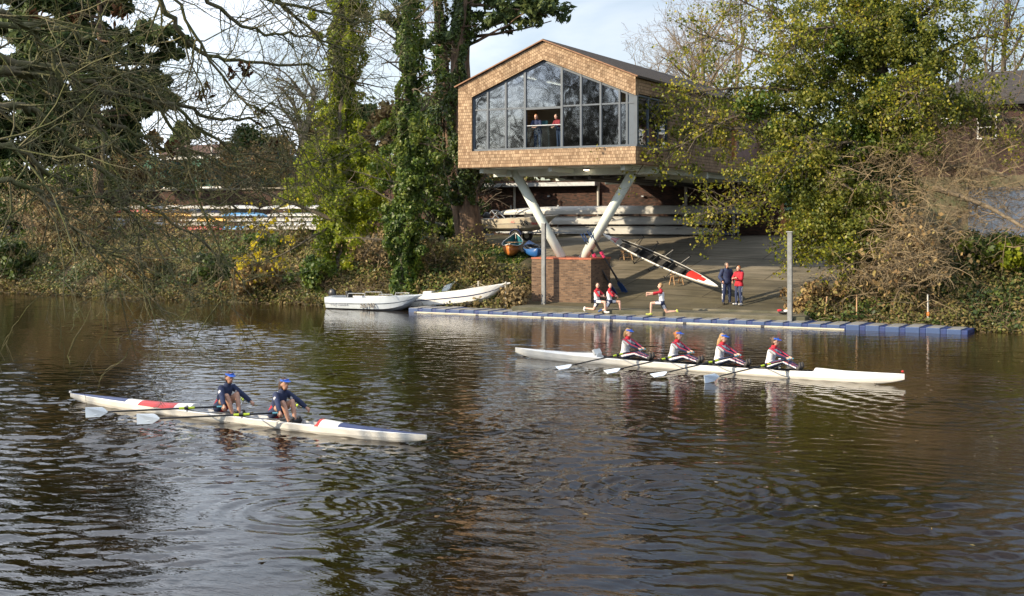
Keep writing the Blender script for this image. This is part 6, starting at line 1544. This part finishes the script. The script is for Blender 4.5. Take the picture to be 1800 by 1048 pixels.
cross = lambda pel: {'L': ((.20, .27, pel+.26), (.30, .02, pel+.24)), 'R': ((.20, -.27, pel+.24), (.32, -.02, pel+.20))}
fwd = lambda pel: {'L': ((.30, .24, pel+.40), (.56, .20, pel+.40)), 'R': ((.30, -.20, pel+.34), (.56, -.16, pel+.30))}
right_ = TH      # heading to the right of the picture
p = at_v(1047, 553, -1.35); person('lad in white and red top lunging, leftmost of the three on the pontoon', lunge('R', 'L', cross(.52), .0, hd=(.45, -.9, 0)), (p.x, -1.2, ZP), right_-R(28), OUT_B('shoew'), 'hbrown', 'short', False, 'skinp', .98, 'lads lunging on the pontoon', .9)
P2 = lunge('L', 'R', cross(.52), .0, hd=(.3, -.95, 0)); P2['knR'] = (-.16, -.20, .14); P2['anR'] = (-.30, -.16, .12); P2['toR'] = (-.46, -.16, .05)
p = at_v(1068, 553, -1.1); person('lad in white and red top lunging with blue shoe forward, middle of the three', P2, (p.x+.05, -1.0, ZP), right_-R(14), OUT_B('shoeb'), 'hdark', 'short', False, 'skinp', .98, 'lads lunging on the pontoon', .9)
p = at_v(1163, 555, -1.3); person('lad lunging to the left with both arms held out, rightmost on the pontoon', lunge('L', 'R', fwd(.55), .03, .55, (1, .1, 0)), (p.x, -1.3, ZP), right_+math.pi-R(6), OUT_B('shoey'), 'hblond', 'short', False, 'skinp', 1.0, 'lads lunging on the pontoon', .9)
# ---- two people talking on the slipway
STAND = mirror(dict(pel=(0, 0, .95), neck=(0, 0, 1.47), head=(.03, 0, 1.64), fd=(1, .15, -.05), sh=(0, .19, 1.41), el=(-.06, .29, 1.14), wr=(.10, .23, .97), hip=(0, .10, .92), kn=(.03, .13, .50), an=(0, .15, .09), to=(.17, .18, .035)))
FOLD = dict(STAND); FOLD.update(elL=(.10, .26, 1.18), wrL=(.26, -.04, 1.20), elR=(.10, -.26, 1.18), wrR=(.28, .06, 1.24), fd=(1, 0, 0))
OUT_N = [('trousers', .022, ['navy', 'whitefab'], g_trouser), ('jacket', .040, ['navy'], g_coat), ('shoe', .012, ['shoed'], g_shoe)]
OUT_R = [('trousers', .022, ['navy', 'whitefab'], g_trouser), ('jacket', .042, ['redfab'], g_coat), ('shoe', .012, ['shoew'], g_shoe)]
p = at_v(1277, 536, 2.3); z = prof(PROF_SLIP, 2.3)+.03
t = person('person in navy jacket and trousers standing on the slipway, hands in pockets', STAND, (p.x, 2.3, z), R(-90)+TH+R(15), OUT_N, 'hgrey', 'short', False, 'skin', 1.04, 'pair talking on the slipway', .7)
p = at_v(1299, 538, 2.15); z = prof(PROF_SLIP, 2.15)+.03
t = person('person in red jacket with arms folded standing on the slipway', FOLD, (p.x, 2.15, z), R(-90)+TH-R(55), OUT_R, 'hginger', 'short', False, 'skinp', .98, 'pair talking on the slipway', .8)
b = MB(); b.ell((-.10, 0, 1.46), (.10, .16, .09), 10); b.build('hood', M['navy'], t)
# ---- two people at the clubhouse balustrade
LEAN = mirror(dict(pel=(-.12, 0, .95), neck=(.02, 0, 1.44), head=(.08, 0, 1.61), fd=(1, 0, -.1), sh=(.01, .18, 1.38), el=(.10, .26, 1.15), wr=(.26, .10, 1.12), hip=(-.12, .10, .92), kn=(-.12, .11, .50), an=(-.14, .12, .09), to=(.03, .13, .035)))
OUT_W = [('trousers', .018, ['navy', 'navy'], g_trouser), ('jacket', .028, ['navy', 'redfab'], g_coat), ('shoe', .012, ['shoed'], g_shoe)]
def g_vest(n, t, fn, p):
    v = g_coat(n, t, fn, p)
    if v is None: return None
    return 1 if (n == 'upperarm' or (n == 'torso' and t > .6)) else 0
M['darkred'] = mat('dark_red_fabric', (.16, .012, .022), .85, .2, 10)
OUT_W2 = [('trousers', .018, ['navy', 'navy'], g_trouser), ('jacket', .028, ['navy', 'darkred'], g_vest), ('shoe', .012, ['shoed'], g_shoe)]
fz = gl_b-.03
p = at_v(943, 240, GV+.34); person('person with long hair in navy jacket at the clubhouse balustrade', LEAN, (p.x, GV+.36, fz), R(-90)+R(5), OUT_W, 'hginger', 'long', False, 'skinp', .97, 'people at the clubhouse balustrade', .8, True)
p = at_v(978, 240, GV+.34); person('person in red and navy top leaning on the clubhouse balustrade', LEAN, (p.x+.05, GV+.36, fz), R(-90)-R(25), OUT_W2, 'hdark', 'short', False, 'skinp', .95, 'people at the clubhouse balustrade', .8)
# exercise machine inside the open bay
em = thing('exercise_machine', 'grey exercise machine standing inside the open clubhouse bay', 'exercise machine', (at_v(962, 250, 2.2).x, 2.4, fz))
b = MB(); b.box((0, 0, .08), (.5, 1.3, .12)); b.build('base', M['galv'], em, bevel=.02)
b = MB(); b.bar((-.2, -.4, .1), (-.2, -.5, 1.35), .06, .06); b.bar((.2, -.4, .1), (.2, -.5, 1.35), .06, .06); b.bar((-.25, -.5, 1.3), (.25, -.5, 1.3), .06, .06); b.build('upright', M['galv'], em)
b = MB(); b.box((0, -.5, 1.42), (.34, .06, .24)); b.build('display', M['cyan'], em)
